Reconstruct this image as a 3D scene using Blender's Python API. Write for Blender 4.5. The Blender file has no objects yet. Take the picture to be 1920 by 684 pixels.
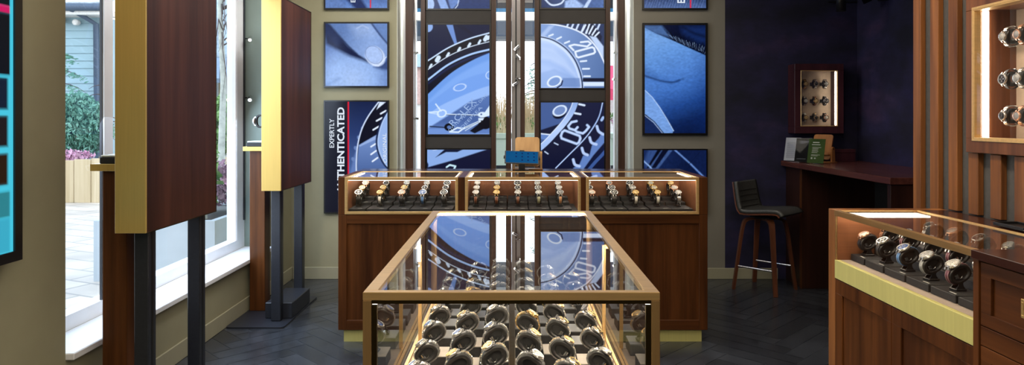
import bpy, bmesh, math, random
import numpy as np
from mathutils import Matrix, Vector, Euler
random.seed(7)
R = math.radians
PI = math.pi
scene = bpy.context.scene
col = scene.collection
H = 1.45            # eye height of the photographer
F = 1280.0          # focal length in pixels at 1920 wide

def wx(px, Y): return (px - 960.0) * Y / F
def wz(py, Y): return H - (py - 222.0) * Y / F

# ------------------------------------------------------------------ mesh collector
class MB:
    def __init__(s):
        s.v = []; s.f = []; s.mi = []; s.sm = []; s.M = Matrix.Identity(4)
    def add(s, vs, fs, m=0, smooth=False):
        b = len(s.v)
        for p in vs: s.v.append(tuple(s.M @ Vector(p)))
        for f in fs:
            s.f.append(tuple(b + i for i in f)); s.mi.append(m); s.sm.append(smooth)
        return s
    def box(s, x0, x1, y0, y1, z0, z1, m=0, bev=0.0):
        if x0 > x1: x0, x1 = x1, x0
        if y0 > y1: y0, y1 = y1, y0
        if z0 > z1: z0, z1 = z1, z0
        if bev > 0:
            bm = bmesh.new(); bmesh.ops.create_cube(bm, size=1.0)
            for v in bm.verts:
                v.co = ((x0+x1)/2 + v.co.x*(x1-x0), (y0+y1)/2 + v.co.y*(y1-y0), (z0+z1)/2 + v.co.z*(z1-z0))
            bmesh.ops.bevel(bm, geom=list(bm.edges), offset=min(bev, .45*min(x1-x0, y1-y0, z1-z0)), segments=1, affect='EDGES')
            bm.verts.index_update()
            s.add([v.co[:] for v in bm.verts], [[v.index for v in f.verts] for f in bm.faces], m)
            bm.free(); return s
        vs = [(x0,y0,z0),(x1,y0,z0),(x1,y1,z0),(x0,y1,z0),(x0,y0,z1),(x1,y0,z1),(x1,y1,z1),(x0,y1,z1)]
        return s.add(vs, [(0,3,2,1),(4,5,6,7),(0,1,5,4),(1,2,6,5),(2,3,7,6),(3,0,4,7)], m)
    def quad(s, a, b, c, d, m=0): return s.add([a,b,c,d], [(0,1,2,3)], m)
    def prism(s, poly, axis, a, b, m=0, smooth=False):
        # poly: 2D points (counter-clockwise); axis 'x' -> (y,z), 'y' -> (x,z), 'z' -> (x,y)
        def P(p, t):
            return {'x': (t, p[0], p[1]), 'y': (p[0], t, p[1]), 'z': (p[0], p[1], t)}[axis]
        n = len(poly)
        vs = [P(p, a) for p in poly] + [P(p, b) for p in poly]
        s.add(vs, [tuple(range(n))[::-1], tuple(range(n, 2*n))], m)
        s.add(vs, [(i, (i+1) % n, n + (i+1) % n, n + i) for i in range(n)], m, smooth)
        return s
    def tube(s, pts, r, n=8, m=0, cap=True, smooth=True):
        pts = [Vector(p) for p in pts]; k = len(pts)
        rs = r if isinstance(r, (list, tuple)) else [r]*k
        vs = []; up = None
        for i, p in enumerate(pts):
            d = (pts[min(i+1, k-1)] - pts[max(i-1, 0)]).normalized()
            if up is None:
                up = Vector((0,0,1)) if abs(d.z) < .9 else Vector((1,0,0))
            u = (up - d*up.dot(d)).normalized(); w = d.cross(u); up = u
            for j in range(n):
                a = 2*PI*j/n
                vs.append(p + (u*math.cos(a) + w*math.sin(a))*rs[i])
        fs = []
        for i in range(k-1):
            for j in range(n):
                fs.append((i*n+j, i*n+(j+1) % n, (i+1)*n+(j+1) % n, (i+1)*n+j))
        s.add(vs, fs, m, smooth)
        if cap: s.add(vs[:n] + vs[-n:], [tuple(range(n))[::-1], tuple(range(n, 2*n))], m)
        return s
    def lathe(s, prof, n=20, m=0, smooth=True, closed=False):
        vs = []; k = len(prof)
        for (r, z) in prof:
            for j in range(n):
                a = 2*PI*j/n; vs.append((r*math.cos(a), r*math.sin(a), z))
        fs = []
        for i in range(k-1 if not closed else k):
            i2 = (i+1) % k
            for j in range(n):
                fs.append((i*n+j, i*n+(j+1) % n, i2*n+(j+1) % n, i2*n+j))
        s.add(vs, fs, m, smooth)
        if not closed:
            s.add(vs[:n], [tuple(range(n))[::-1]], m); s.add(vs[-n:], [tuple(range(n))], m)
        return s
    def build(s, name, mats, parent=None):
        me = bpy.data.meshes.new(name)
        me.from_pydata(s.v, [], s.f)
        if not isinstance(mats, (list, tuple)): mats = [mats]
        for m in mats: me.materials.append(m)
        me.polygons.foreach_set('material_index', s.mi)
        me.polygons.foreach_set('use_smooth', s.sm)
        me.update()
        o = bpy.data.objects.new(name, me); col.objects.link(o)
        if parent is not None: o.parent = parent
        return o

def box(*a, **k): return MB().box(*a, **k)

def thing(name, label, cat, loc=(0,0,0), rotz=0.0, group=None):
    o = bpy.data.objects.new(name, None); col.objects.link(o)
    o.empty_display_size = .05
    o.location = loc; o.rotation_euler = (0, 0, rotz)
    o['label'] = label; o['category'] = cat
    if group: o['group'] = group
    return o
def tag(o, label, cat, group=None, kind=None):
    o['label'] = label; o['category'] = cat
    if group: o['group'] = group
    if kind: o['kind'] = kind
    return o
def struct(name, mb, mat, parent=None):
    o = mb.build(name, mat, parent)
    if parent is None: o['kind'] = 'structure'
    return o
def struct_root(name):
    o = bpy.data.objects.new(name, None); col.objects.link(o); o['kind'] = 'structure'; return o
def dup(o, parent=None):
    c = o.copy(); col.objects.link(c)
    if parent is not None: c.parent = parent
    for ch in list(o.children): dup(ch, c)
    return c

ORD = ['first','second','third','fourth','fifth','sixth','seventh','eighth','ninth']

# ------------------------------------------------------------------ materials
def srgb(c):
    return tuple(((x/255.0)/12.92 if x/255.0 <= .04045 else ((x/255.0+.055)/1.055)**2.4) for x in c)
def newmat(name):
    m = bpy.data.materials.new(name); m.use_nodes = True
    nt = m.node_tree; nt.nodes.clear()
    out = nt.nodes.new('ShaderNodeOutputMaterial')
    return m, nt, out
def pbsdf(nt, out):
    b = nt.nodes.new('ShaderNodeBsdfPrincipled'); nt.links.new(b.outputs[0], out.inputs[0]); return b
def ramp(nt, fac, stops):
    r = nt.nodes.new('ShaderNodeValToRGB'); e = r.color_ramp.elements
    while len(e) < len(stops): e.new(.5)
    for i, (p, c) in enumerate(stops):
        e[i].position = p; e[i].color = (*c, 1)
    nt.links.new(fac, r.inputs[0]); return r
def noise_of(nt, scale, vec=None, detail=4, rough=.55, mapping=None, coord='Object'):
    tc = nt.nodes.new('ShaderNodeTexCoord'); mp = nt.nodes.new('ShaderNodeMapping')
    nt.links.new(tc.outputs[coord], mp.inputs[0])
    if mapping: mp.inputs['Scale'].default_value = mapping
    n = nt.nodes.new('ShaderNodeTexNoise'); n.inputs['Scale'].default_value = scale
    n.inputs['Detail'].default_value = detail; n.inputs['Roughness'].default_value = rough
    nt.links.new(mp.outputs[0], n.inputs['Vector']); return n
def add_bump(nt, b, height, strength, dist=.002):
    bp = nt.nodes.new('ShaderNodeBump'); bp.inputs['Strength'].default_value = strength; bp.inputs['Distance'].default_value = dist
    nt.links.new(height, bp.inputs['Height']); nt.links.new(bp.outputs[0], b.inputs['Normal'])
def plain(name, c, rough=.5, metal=0.0, var=.12, scale=30, mapping=None, bump=0.0, spec=.5, coat=0.0):
    """a surface with gentle mottling"""
    m, nt, out = newmat(name); b = pbsdf(nt, out)
    n = noise_of(nt, scale, mapping=mapping)
    lo = tuple(max(0, x*(1-var)) for x in c); hi = tuple(min(1, x*(1+var)) for x in c)
    r = ramp(nt, n.outputs['Fac'], [(.3, lo), (.7, hi)])
    nt.links.new(r.outputs[0], b.inputs['Base Color'])
    b.inputs['Roughness'].default_value = rough; b.inputs['Metallic'].default_value = metal
    b.inputs['Specular IOR Level'].default_value = spec
    if coat: b.inputs['Coat Weight'].default_value = coat; b.inputs['Coat Roughness'].default_value = .12
    if bump: add_bump(nt, b, n.outputs['Fac'], bump)
    return m
def wood(name, dark, light, grain='z', rough=.38, scale=1.0, spec=.4):
    m, nt, out = newmat(name); b = pbsdf(nt, out)
    g = {'z': (26, 26, 1.3), 'x': (1.3, 26, 26), 'y': (26, 1.3, 26)}[grain]
    g = tuple(x*scale for x in g)
    n1 = noise_of(nt, 1.0, detail=6, rough=.62, mapping=g)
    n2 = noise_of(nt, 1.0, detail=3, mapping=tuple(x*.22 for x in g))
    mx = nt.nodes.new('ShaderNodeMath'); mx.operation = 'MULTIPLY_ADD'; mx.inputs[1].default_value = .55
    nt.links.new(n1.outputs['Fac'], mx.inputs[0])
    m2 = nt.nodes.new('ShaderNodeMath'); m2.operation = 'MULTIPLY'; m2.inputs[1].default_value = .45
    nt.links.new(n2.outputs['Fac'], m2.inputs[0]); nt.links.new(m2.outputs[0], mx.inputs[2])
    r = ramp(nt, mx.outputs[0], [(.34, dark), (.52, tuple((a+b_)/2 for a, b_ in zip(dark, light))), (.66, light)])
    nt.links.new(r.outputs[0], b.inputs['Base Color'])
    b.inputs['Roughness'].default_value = rough; b.inputs['Specular IOR Level'].default_value = spec
    add_bump(nt, b, n1.outputs['Fac'], .12, .001)
    return m
def metal(name, c, rough=.25, brushed=None):
    m, nt, out = newmat(name); b = pbsdf(nt, out)
    n = noise_of(nt, 1.0, detail=3, mapping=brushed or (60, 60, 60))
    r = ramp(nt, n.outputs['Fac'], [(.3, tuple(x*.88 for x in c)), (.7, c)])
    nt.links.new(r.outputs[0], b.inputs['Base Color'])
    rr = nt.nodes.new('ShaderNodeMapRange'); rr.inputs[3].default_value = rough*.8; rr.inputs[4].default_value = rough*1.25
    nt.links.new(n.outputs['Fac'], rr.inputs[0]); nt.links.new(rr.outputs[0], b.inputs['Roughness'])
    b.inputs['Metallic'].default_value = 1.0
    return m
def emit(name, c, s):
    m, nt, out = newmat(name)
    e = nt.nodes.new('ShaderNodeEmission'); e.inputs[0].default_value = (*c, 1); e.inputs[1].default_value = s
    nt.links.new(e.outputs[0], out.inputs[0]); return m
def glass(name, f0=.08, tint=(1,1,1), gain=1.0):
    """thin pane: clear, with the reflection of both faces growing towards grazing angles"""
    m, nt, out = newmat(name); N = nt.nodes; L = nt.links
    g = N.new('ShaderNodeNewGeometry'); d = N.new('ShaderNodeVectorMath'); d.operation = 'DOT_PRODUCT'
    L.new(g.outputs['Normal'], d.inputs[0]); L.new(g.outputs['Incoming'], d.inputs[1])
    a = N.new('ShaderNodeMath'); a.operation = 'ABSOLUTE'; L.new(d.outputs['Value'], a.inputs[0])
    o = N.new('ShaderNodeMath'); o.operation = 'SUBTRACT'; o.inputs[0].default_value = 1; L.new(a.outputs[0], o.inputs[1])
    p = N.new('ShaderNodeMath'); p.operation = 'POWER'; p.inputs[1].default_value = 5; L.new(o.outputs[0], p.inputs[0])
    q = N.new('ShaderNodeMath'); q.operation = 'MULTIPLY_ADD'; q.inputs[1].default_value = (1-f0)*gain; q.inputs[2].default_value = f0
    q.use_clamp = True; L.new(p.outputs[0], q.inputs[0])
    t = N.new('ShaderNodeBsdfTransparent'); t.inputs[0].default_value = (*tint, 1)
    gl = N.new('ShaderNodeBsdfGlossy'); gl.inputs['Roughness'].default_value = .0; gl.inputs[0].default_value = (1,1,1,1)
    mx = N.new('ShaderNodeMixShader'); L.new(q.outputs[0], mx.inputs[0]); L.new(t.outputs[0], mx.inputs[1]); L.new(gl.outputs[0], mx.inputs[2])
    L.new(mx.outputs[0], out.inputs[0]); return m
def screen_mat():
    m, nt, out = newmat('lit_display')
    a = nt.nodes.new('ShaderNodeVertexColor'); a.layer_name = 'Col'
    e = nt.nodes.new('ShaderNodeEmission'); e.inputs[1].default_value = 1.0
    nt.links.new(a.outputs[0], e.inputs[0])
    gl = nt.nodes.new('ShaderNodeBsdfGlossy'); gl.inputs['Roughness'].default_value = .25; gl.inputs[0].default_value = (.02,.02,.02,1)
    ad = nt.nodes.new('ShaderNodeAddShader'); nt.links.new(e.outputs[0], ad.inputs[0]); nt.links.new(gl.outputs[0], ad.inputs[1])
    nt.links.new(ad.outputs[0], out.inputs[0]); return m
def attr_mat(name, rough=.4, spec=.4, noise=14, var=.35):
    m, nt, out = newmat(name); b = pbsdf(nt, out)
    a = nt.nodes.new('ShaderNodeVertexColor'); a.layer_name = 'Col'
    n = noise_of(nt, noise, detail=6, rough=.65); n2 = noise_of(nt, 2.2, detail=4)
    ad = nt.nodes.new('ShaderNodeMath'); ad.operation = 'ADD'; nt.links.new(n.outputs['Fac'], ad.inputs[0]); nt.links.new(n2.outputs['Fac'], ad.inputs[1])
    r = nt.nodes.new('ShaderNodeMapRange'); r.inputs[1].default_value = .7; r.inputs[2].default_value = 1.3; r.inputs[3].default_value = 1-var; r.inputs[4].default_value = 1+var
    nt.links.new(ad.outputs[0], r.inputs[0])
    mx = nt.nodes.new('ShaderNodeMix'); mx.data_type = 'RGBA'; mx.blend_type = 'MULTIPLY'; mx.inputs[0].default_value = 1.0
    nt.links.new(a.outputs[0], mx.inputs[6]); nt.links.new(r.outputs[0], mx.inputs[7])
    nt.links.new(mx.outputs[2], b.inputs['Base Color'])
    b.inputs['Roughness'].default_value = rough; b.inputs['Specular IOR Level'].default_value = spec
    add_bump(nt, b, n.outputs['Fac'], .15, .003)
    return m

M = {}
M['wall'] = plain('olive_plaster', (.33,.31,.20), .75, var=.06, scale=3)
M['wall_r'] = plain('taupe_plaster', (.22,.205,.165), .75, var=.06, scale=3)
M['reveal'] = plain('pale_paint', (.80,.84,.76), .6, var=.04, scale=6)
M['reveal_green'] = plain('grey_green_paint', (.22,.28,.25), .7, var=.06, scale=4)
M['skirting'] = plain('cream_skirting', (.38,.36,.25), .5, var=.05, scale=5)
M['ceiling'] = plain('ceiling_paint', (.42,.40,.37), .8, var=.05, scale=3)
M['white_frame'] = plain('white_frame_paint', (.88,.90,.93), .4, var=.03, scale=8)
M['grey_frame'] = plain('grey_frame_paint', (.84,.84,.85), .4, var=.03, scale=8)
M['walnut'] = wood('walnut_upright', (.028,.0078,.0020), (.135,.045,.0115), 'z', .38, 1.0, .22)
M['post_wood'] = wood('brown_post_wood', (.032,.015,.009), (.10,.047,.028), 'z')
M['walnut_x'] = wood('walnut_along', (.028,.0078,.0020), (.135,.045,.0115), 'x', .38, 1.0, .22)
M['walnut_y'] = wood('walnut_deep', (.028,.0078,.0020), (.135,.045,.0115), 'y', .38, 1.0, .22)
M['walnut_dark'] = wood('dark_walnut', (.016,.006,.004), (.045,.016,.010), 'z', .35)
M['walnut_dark_y'] = wood('dark_walnut_top', (.020,.007,.006), (.06,.022,.016), 'y', .17, 1.0, .7)
M['panel_wood'] = wood('wenge_panel', (.032,.0095,.005), (.095,.030,.016), 'z', .5, .8, .22)
M['slat_wood'] = wood('slat_walnut', (.080,.026,.007), (.33,.128,.036), 'z', .4)
M['slat_wood_y'] = wood('slat_walnut_deep', (.06,.021,.008), (.24,.095,.034), 'y', .4)
M['inner_wood_x'] = wood('warm_walnut', (.13,.045,.018), (.30,.115,.05), 'x', .4)
M['inner_wood_z'] = wood('warm_walnut_upright', (.11,.036,.014), (.27,.10,.043), 'z', .4)
M['ply'] = wood('pale_plywood', (.42,.22,.075), (.62,.36,.14), 'z', .35)
M['ply_dark'] = wood('oiled_plywood', (.30,.115,.028), (.45,.19,.05), 'z', .35)
M['brass'] = plain('brushed_brass', (.74,.48,.20), .32, .55, var=.08, scale=1, mapping=(6,90,90))
M['brass_mid'] = plain('bronzed_brass', (.52,.32,.13), .32, .6, var=.08, scale=1, mapping=(90,90,6))
M['brass_aged'] = plain('aged_brass', (.42,.25,.10), .32, .7, var=.1, scale=1, mapping=(90,6,90))
M['cab_wood'] = wood('cabinet_walnut', (.05,.016,.006), (.20,.075,.028), 'z', .4)
M['brass_pale'] = plain('pale_brass_sheet', (.62,.58,.21), .38, .22, var=.05, scale=1, mapping=(90,90,3))
M['gold_face'] = plain('satin_gold_sheet', (.60,.41,.11), .42, .30, var=.05, scale=1, mapping=(90,90,3))
M['bronze'] = metal('dark_bronze', (.085,.058,.022), .4)
M['black_metal'] = plain('black_powder_coat', (.018,.021,.030), .38, 0, var=.15, scale=60)
M['black'] = plain('black_plastic', (.008,.008,.009), .35, 0, var=.1, scale=60)
M['bezel'] = plain('screen_bezel', (.004,.004,.005), .3, 0, var=.1, scale=60)
M['charcoal'] = plain('charcoal_panel', (.030,.026,.023), .6, var=.1, scale=12)
M['suede'] = plain('black_suede', (.013,.013,.014), .6, var=.35, scale=140)
M['cuff'] = plain('black_leatherette', (.008,.0076,.0076), .40, var=.2, scale=90)
M['deck'] = plain('taupe_suede', (.34,.275,.225), .7, var=.06, scale=30)
M['pad'] = plain('pale_taupe_pad', (.40,.36,.31), .6, var=.06, scale=30)
M['pad_dark'] = plain('grey_pad', (.10,.105,.11), .28, var=.08, scale=30)
M['felt'] = plain('grey_felt', (.058,.056,.054), .9, var=.15, scale=50)
M['linen'] = plain('beige_linen', (.44,.33,.235), .8, var=.08, scale=40)
M['steel'] = plain('polished_steel', (.66,.645,.61), .22, .78, var=.06, scale=80)
M['gold'] = plain('polished_gold', (.88,.60,.24), .24, .75, var=.06, scale=80)
M['rose'] = plain('rose_gold', (.86,.52,.36), .24, .75, var=.06, scale=80)
M['hollow'] = plain('cuff_hollow', (.004,.004,.004), .6)
M['chrome'] = metal('chrome', (.75,.75,.76), .10)
M['glass'] = glass('clear_glass', .07)
M['glass_top'] = glass('table_glass', .18, (.97,.985,.975), 1.25)
M['window_glass'] = glass('window_glass', .04, (.97,.99,1.0), .55)
M['led'] = emit('led_strip', (1,.83,.60), 24)
M['led_table'] = emit('led_strip_table', (1,.86,.66), 150)
M['led_white'] = emit('led_strip_white', (1,.90,.76), 14)
M['led_soft'] = emit('led_diffuser', (1,.88,.70), 5)
M['lamp'] = emit('lamp_face', (1,.93,.80), 14)
M['display'] = screen_mat()
M['ink_white'] = emit('lettering_white', (.80,.87,.97), .95)
M['ink_blue'] = emit('lettering_pale_blue', srgb((156,184,230)), 1.0)
M['acrylic'] = glass('acrylic', .008, (.98,.98,.98), .5)
def leather(n, c): return plain(n, c, .5, 0, var=.18, scale=120, bump=.1)
M['l_black'] = leather('strap_black', (.014,.013,.013))
M['l_brown'] = leather('strap_brown', (.20,.065,.024))
M['l_tan'] = leather('strap_tan', (.42,.19,.07))
M['l_white'] = leather('strap_white', (.62,.59,.52))
M['l_blue'] = leather('strap_blue', (.05,.15,.34))
M['l_plum'] = leather('strap_plum', (.11,.028,.045))
M['l_grey'] = leather('strap_grey', (.28,.28,.26))
M['l_olive'] = leather('strap_olive', (.30,.29,.17))
for k, c in dict(black=(.012,.012,.014), white=(.48,.47,.44), champagne=(.56,.40,.19), blue=(.03,.08,.26), green=(.02,.10,.05), silver=(.36,.36,.36)).items():
    M['d_'+k] = plain('dial_'+k, c, .3, 0, var=.05, scale=40)
M['red_wood'] = wood('oxblood_wood', (.030,.008,.012), (.075,.020,.028), 'z', .4)
# ================================================================== SETTING
def set_cols(me, cols, domain='CORNER'):
    ca = me.color_attributes.new('Col', 'FLOAT_COLOR', domain)
    ca.data.foreach_set('color', np.asarray(cols, dtype=np.float32).ravel())

YB = 6.17           # face of the rear wall
XL, XR = -1.995, 3.12
# floor: dark slate planks laid herringbone
def herringbone():
    n, w, c45 = 5, .125, math.cos(PI/4)
    bm = bmesh.new(); lay = bm.loops.layers.float_color.new('Col')
    rnd = random.Random(3)
    def tile(x, y, lx, ly):
        g = .012
        pts = [(x+g, y+g), (x+lx-g, y+g), (x+lx-g, y+ly-g), (x+g, y+ly-g)]
        w_ = [((a-b)*w*c45, (a+b)*w*c45 + 2.0) for a, b in pts]
        cx = sum(p[0] for p in w_)/4; cy = sum(p[1] for p in w_)/4
        if not (-2.8 < cx < 3.9 and -2.2 < cy < 6.9): return
        k = rnd.uniform(.75, 1.25); c = (.030*k, .034*k, .042*k, 1)
        f = bm.faces.new([bm.verts.new((p[0], p[1], 0)) for p in w_])
        for l in f.loops: l[lay] = c
    for a in range(-60, 61):
        for b in range(-8, 9):
            tile(a+2*n*b, a, n, 1); tile(a+n+2*n*b, a-n+1, 1, n)
    f = bm.faces.new([bm.verts.new(p) for p in ((-2.25,-1.6,-.002),(3.2,-1.6,-.002),(3.2,6.62,-.002),(-2.25,6.62,-.002))])
    for l in f.loops: l[lay] = (.13, .14, .155, 1)
    for co, no in (((-2.25,0,0),(-1,0,0)), ((3.2,0,0),(1,0,0)), ((0,-1.6,0),(0,-1,0)), ((0,6.62,0),(0,1,0))):
        bmesh.ops.bisect_plane(bm, geom=bm.verts[:]+bm.edges[:]+bm.faces[:], plane_co=co, plane_no=no, clear_outer=True)
    me = bpy.data.meshes.new('floor'); bm.to_mesh(me); bm.free()
    me.materials.append(attr_mat('slate_planks', .27, .5, 9, .6))
    o = bpy.data.objects.new('floor', me); col.objects.link(o); o['kind'] = 'structure'
herringbone()
struct('ceiling', box(-2.3,3.3,-1.7,6.65,2.95,3.05), M['ceiling'])

# left wall with the shop window
YW0, YW1 = 3.05, 5.62
b = MB(); b.box(-2.3,XL,-1.6,YW0,0,2.95); b.box(-2.3,XL,YW1,6.65,0,2.95); b.box(-2.3,XL,YW0,YW1,0,.367); b.box(-2.3,XL,YW0,YW1,2.62,2.95)
struct('wall_left', b, M['wall'])
struct('trim_1', box(-2.2,XL+.001,YW1-.006,YW1-.0005,.40,2.62), M['reveal_green'])      # painted window reveal
struct('baseboard_left', box(XL,XL+.012,-1.6,6.17,0,.11,0,.003), M['skirting'])
struct('trim_2', box(-2.2,-1.958,YW0+.002,YW1-.008,.368,.40,0,.004), M['white_frame'])   # window board
w1 = struct_root('window_1')
b = MB()
b.box(-2.28,-2.2,YW0,YW1,.40,.475); b.box(-2.28,-2.2,YW0,YW1,2.55,2.62)
b.box(-2.28,-2.2,YW0,YW0+.08,.475,2.55); b.box(-2.28,-2.2,5.46,YW1-.008,.475,2.55)
b.build('window_frame', M['white_frame'], w1)
b = MB(); b.box(-2.214,-2.195,3.675,3.755,.475,2.55); b.build('window_mullion', M['white_frame'], w1)
b = MB(); b.box(-2.216,-2.204,3.668,3.675,.475,2.55);  b.box(-2.2,-2.19,5.585,5.605,.62,2.55); b.build('window_seal', M['black_metal'], w1)
MB().box(-2.235,-2.206,5.450,5.46,.475,2.55).build('window_bead', M['grey_frame'], w1)
for y0, y1 in ((YW0+.08, 3.66), (3.755, 5.45)):
    MB().quad((-2.213,y0,.475),(-2.213,y1,.475),(-2.213,y1,2.55),(-2.213,y0,2.55)).build('window_pane', M['window_glass'], w1)

# rear wall, split by the tall display window
XA, XB, XC = -1.041, 1.10, 1.925
b = MB(); b.box(-1.995,XA,YB,6.65,0,2.95)
struct('wall_back', b, M['wall'])
b = MB(); b.box(XB,XC,YB,6.65,0,2.95); b.box(XA,XB,YB+.2,6.65,2.75,2.95)
struct('wall_back_right', b, M['wall_r'])
struct('trim_3', box(XA,XA+.006,YB+.004,6.65,0,2.75), M['reveal'])
struct('trim_4', box(XB-.006,XB,YB+.004,6.65,0,2.75), M['reveal'])
b = MB(); b.box(-1.98,XA,YB-.012,YB,0,.11,0,.003); struct('baseboard_back', b, M['skirting'])
b = MB(); b.box(XB,2.40,YB-.012,YB,0,.10,0,.003); struct('baseboard_back_right', b, M['skirting'])
# alcove walls: dark printed mural
def mural(name):
    m, nt, out = newmat(name); b = pbsdf(nt, out)
    n = noise_of(nt, 1.6, detail=7, rough=.6, mapping=(1,1,2.2)); n2 = noise_of(nt, 5.5, detail=5)
    r = ramp(nt, n.outputs['Fac'], [(.36, (.007,.0065,.022)), (.55, (.016,.014,.055)), (.74, (.055,.028,.085))])
    r2 = ramp(nt, n2.outputs['Fac'], [(.35, (.7,.7,.7)), (.7, (1.2,1.2,1.2))])
    mx = nt.nodes.new('ShaderNodeMix'); mx.data_type = 'RGBA'; mx.blend_type = 'MULTIPLY'; mx.inputs[0].default_value = 1
    nt.links.new(r.outputs[0], mx.inputs[6]); nt.links.new(r2.outputs[0], mx.inputs[7]); nt.links.new(mx.outputs[2], b.inputs['Base Color'])
    b.inputs['Roughness'].default_value = .75; return m
M['mural'] = mural('midnight_mural')
struct('wall_alcove', box(XC,3.3,YB,6.65,0,2.95), M['mural'])
struct('wall_right', box(XR,3.3,3.0965,YB,0,2.95), M['mural'])
# slat-clad wall beside the counter
XS = 1.811           # front of the slats
b = MB(); b.box(XS+.024,1.908,-1.6,1.645,0,2.95); b.box(XS+.024,1.908,2.668,3.0965,0,2.95); b.box(XS+.024,1.908,1.645,2.668,0,1.36); b.box(XS+.024,1.908,1.645,2.668,1.885,2.95)
struct('wall_slatted', b, M['felt'])
struct('wall_return', box(1.908,3.3,2.99,3.0965,0,2.95), M['charcoal'])
struct('wall_front', box(-2.3,3.3,-1.75,-1.6,0,2.95), M['wall_r'])
for i in range(36):
    yc = 3.0545 - .1241*i
    if yc < -1.4: break
    b = MB(); y0, y1 = yc-.0283, yc+.0283
    lo = 0 if i < 4 and yc > 2.89 else 1.0725
    if 2.735 < yc or yc < 1.57:
        b.box(XS,XS+.024,y0,y1,lo,2.95,0,.002)
    else:
        b.box(XS,XS+.024,y0,y1,lo,1.3145,0,.002); b.box(XS,XS+.024,y0,y1,1.945,2.95,0,.002)
    o = b.build('trim_%d' % (60+i), M['slat_wood']); o['kind'] = 'structure'

# rear window: frame, mullion, transom, glass
YG = 6.56
w2 = struct_root('window_2')
b = MB(); b.box(XA+.006,wx(779.5,6.5),6.5,6.6,0,2.75); b.box(wx(1152.5,6.5),XB-.006,6.5,6.6,0,2.75); b.box(XA+.006,XB-.006,6.5,6.6,0,.12)
b.build('window_frame', M['grey_frame'], w2)
b = MB(); b.box(wx(959.5,6.42),wx(976,6.42),6.42,6.6,0,2.75); b.build('window_mullion', M['grey_frame'], w2)
b = MB(); b.box(XA+.02,XB-.02,6.52,6.58,wz(38,6.52),wz(22.5,6.52)); b.build('window_transom', M['white_frame'], w2)
MB().quad((XA,YG,.1),(XB,YG,.1),(XB,YG,2.7),(XA,YG,2.7)).build('window_pane', M['window_glass'], w2)
# timber uprights of the window dressing
def post(i, p0, p1, Y=6.27, d=.09):
    o = box(wx(p0,Y),wx(p1,Y),Y,Y+d,0,2.75,0,.002).build('trim_%d' % i, M['post_wood']); o['kind'] = 'structure'
post(50,760,775); post(51,948.5,958.8); post(52,975.8,984.2); post(53,1159,1172)
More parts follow.
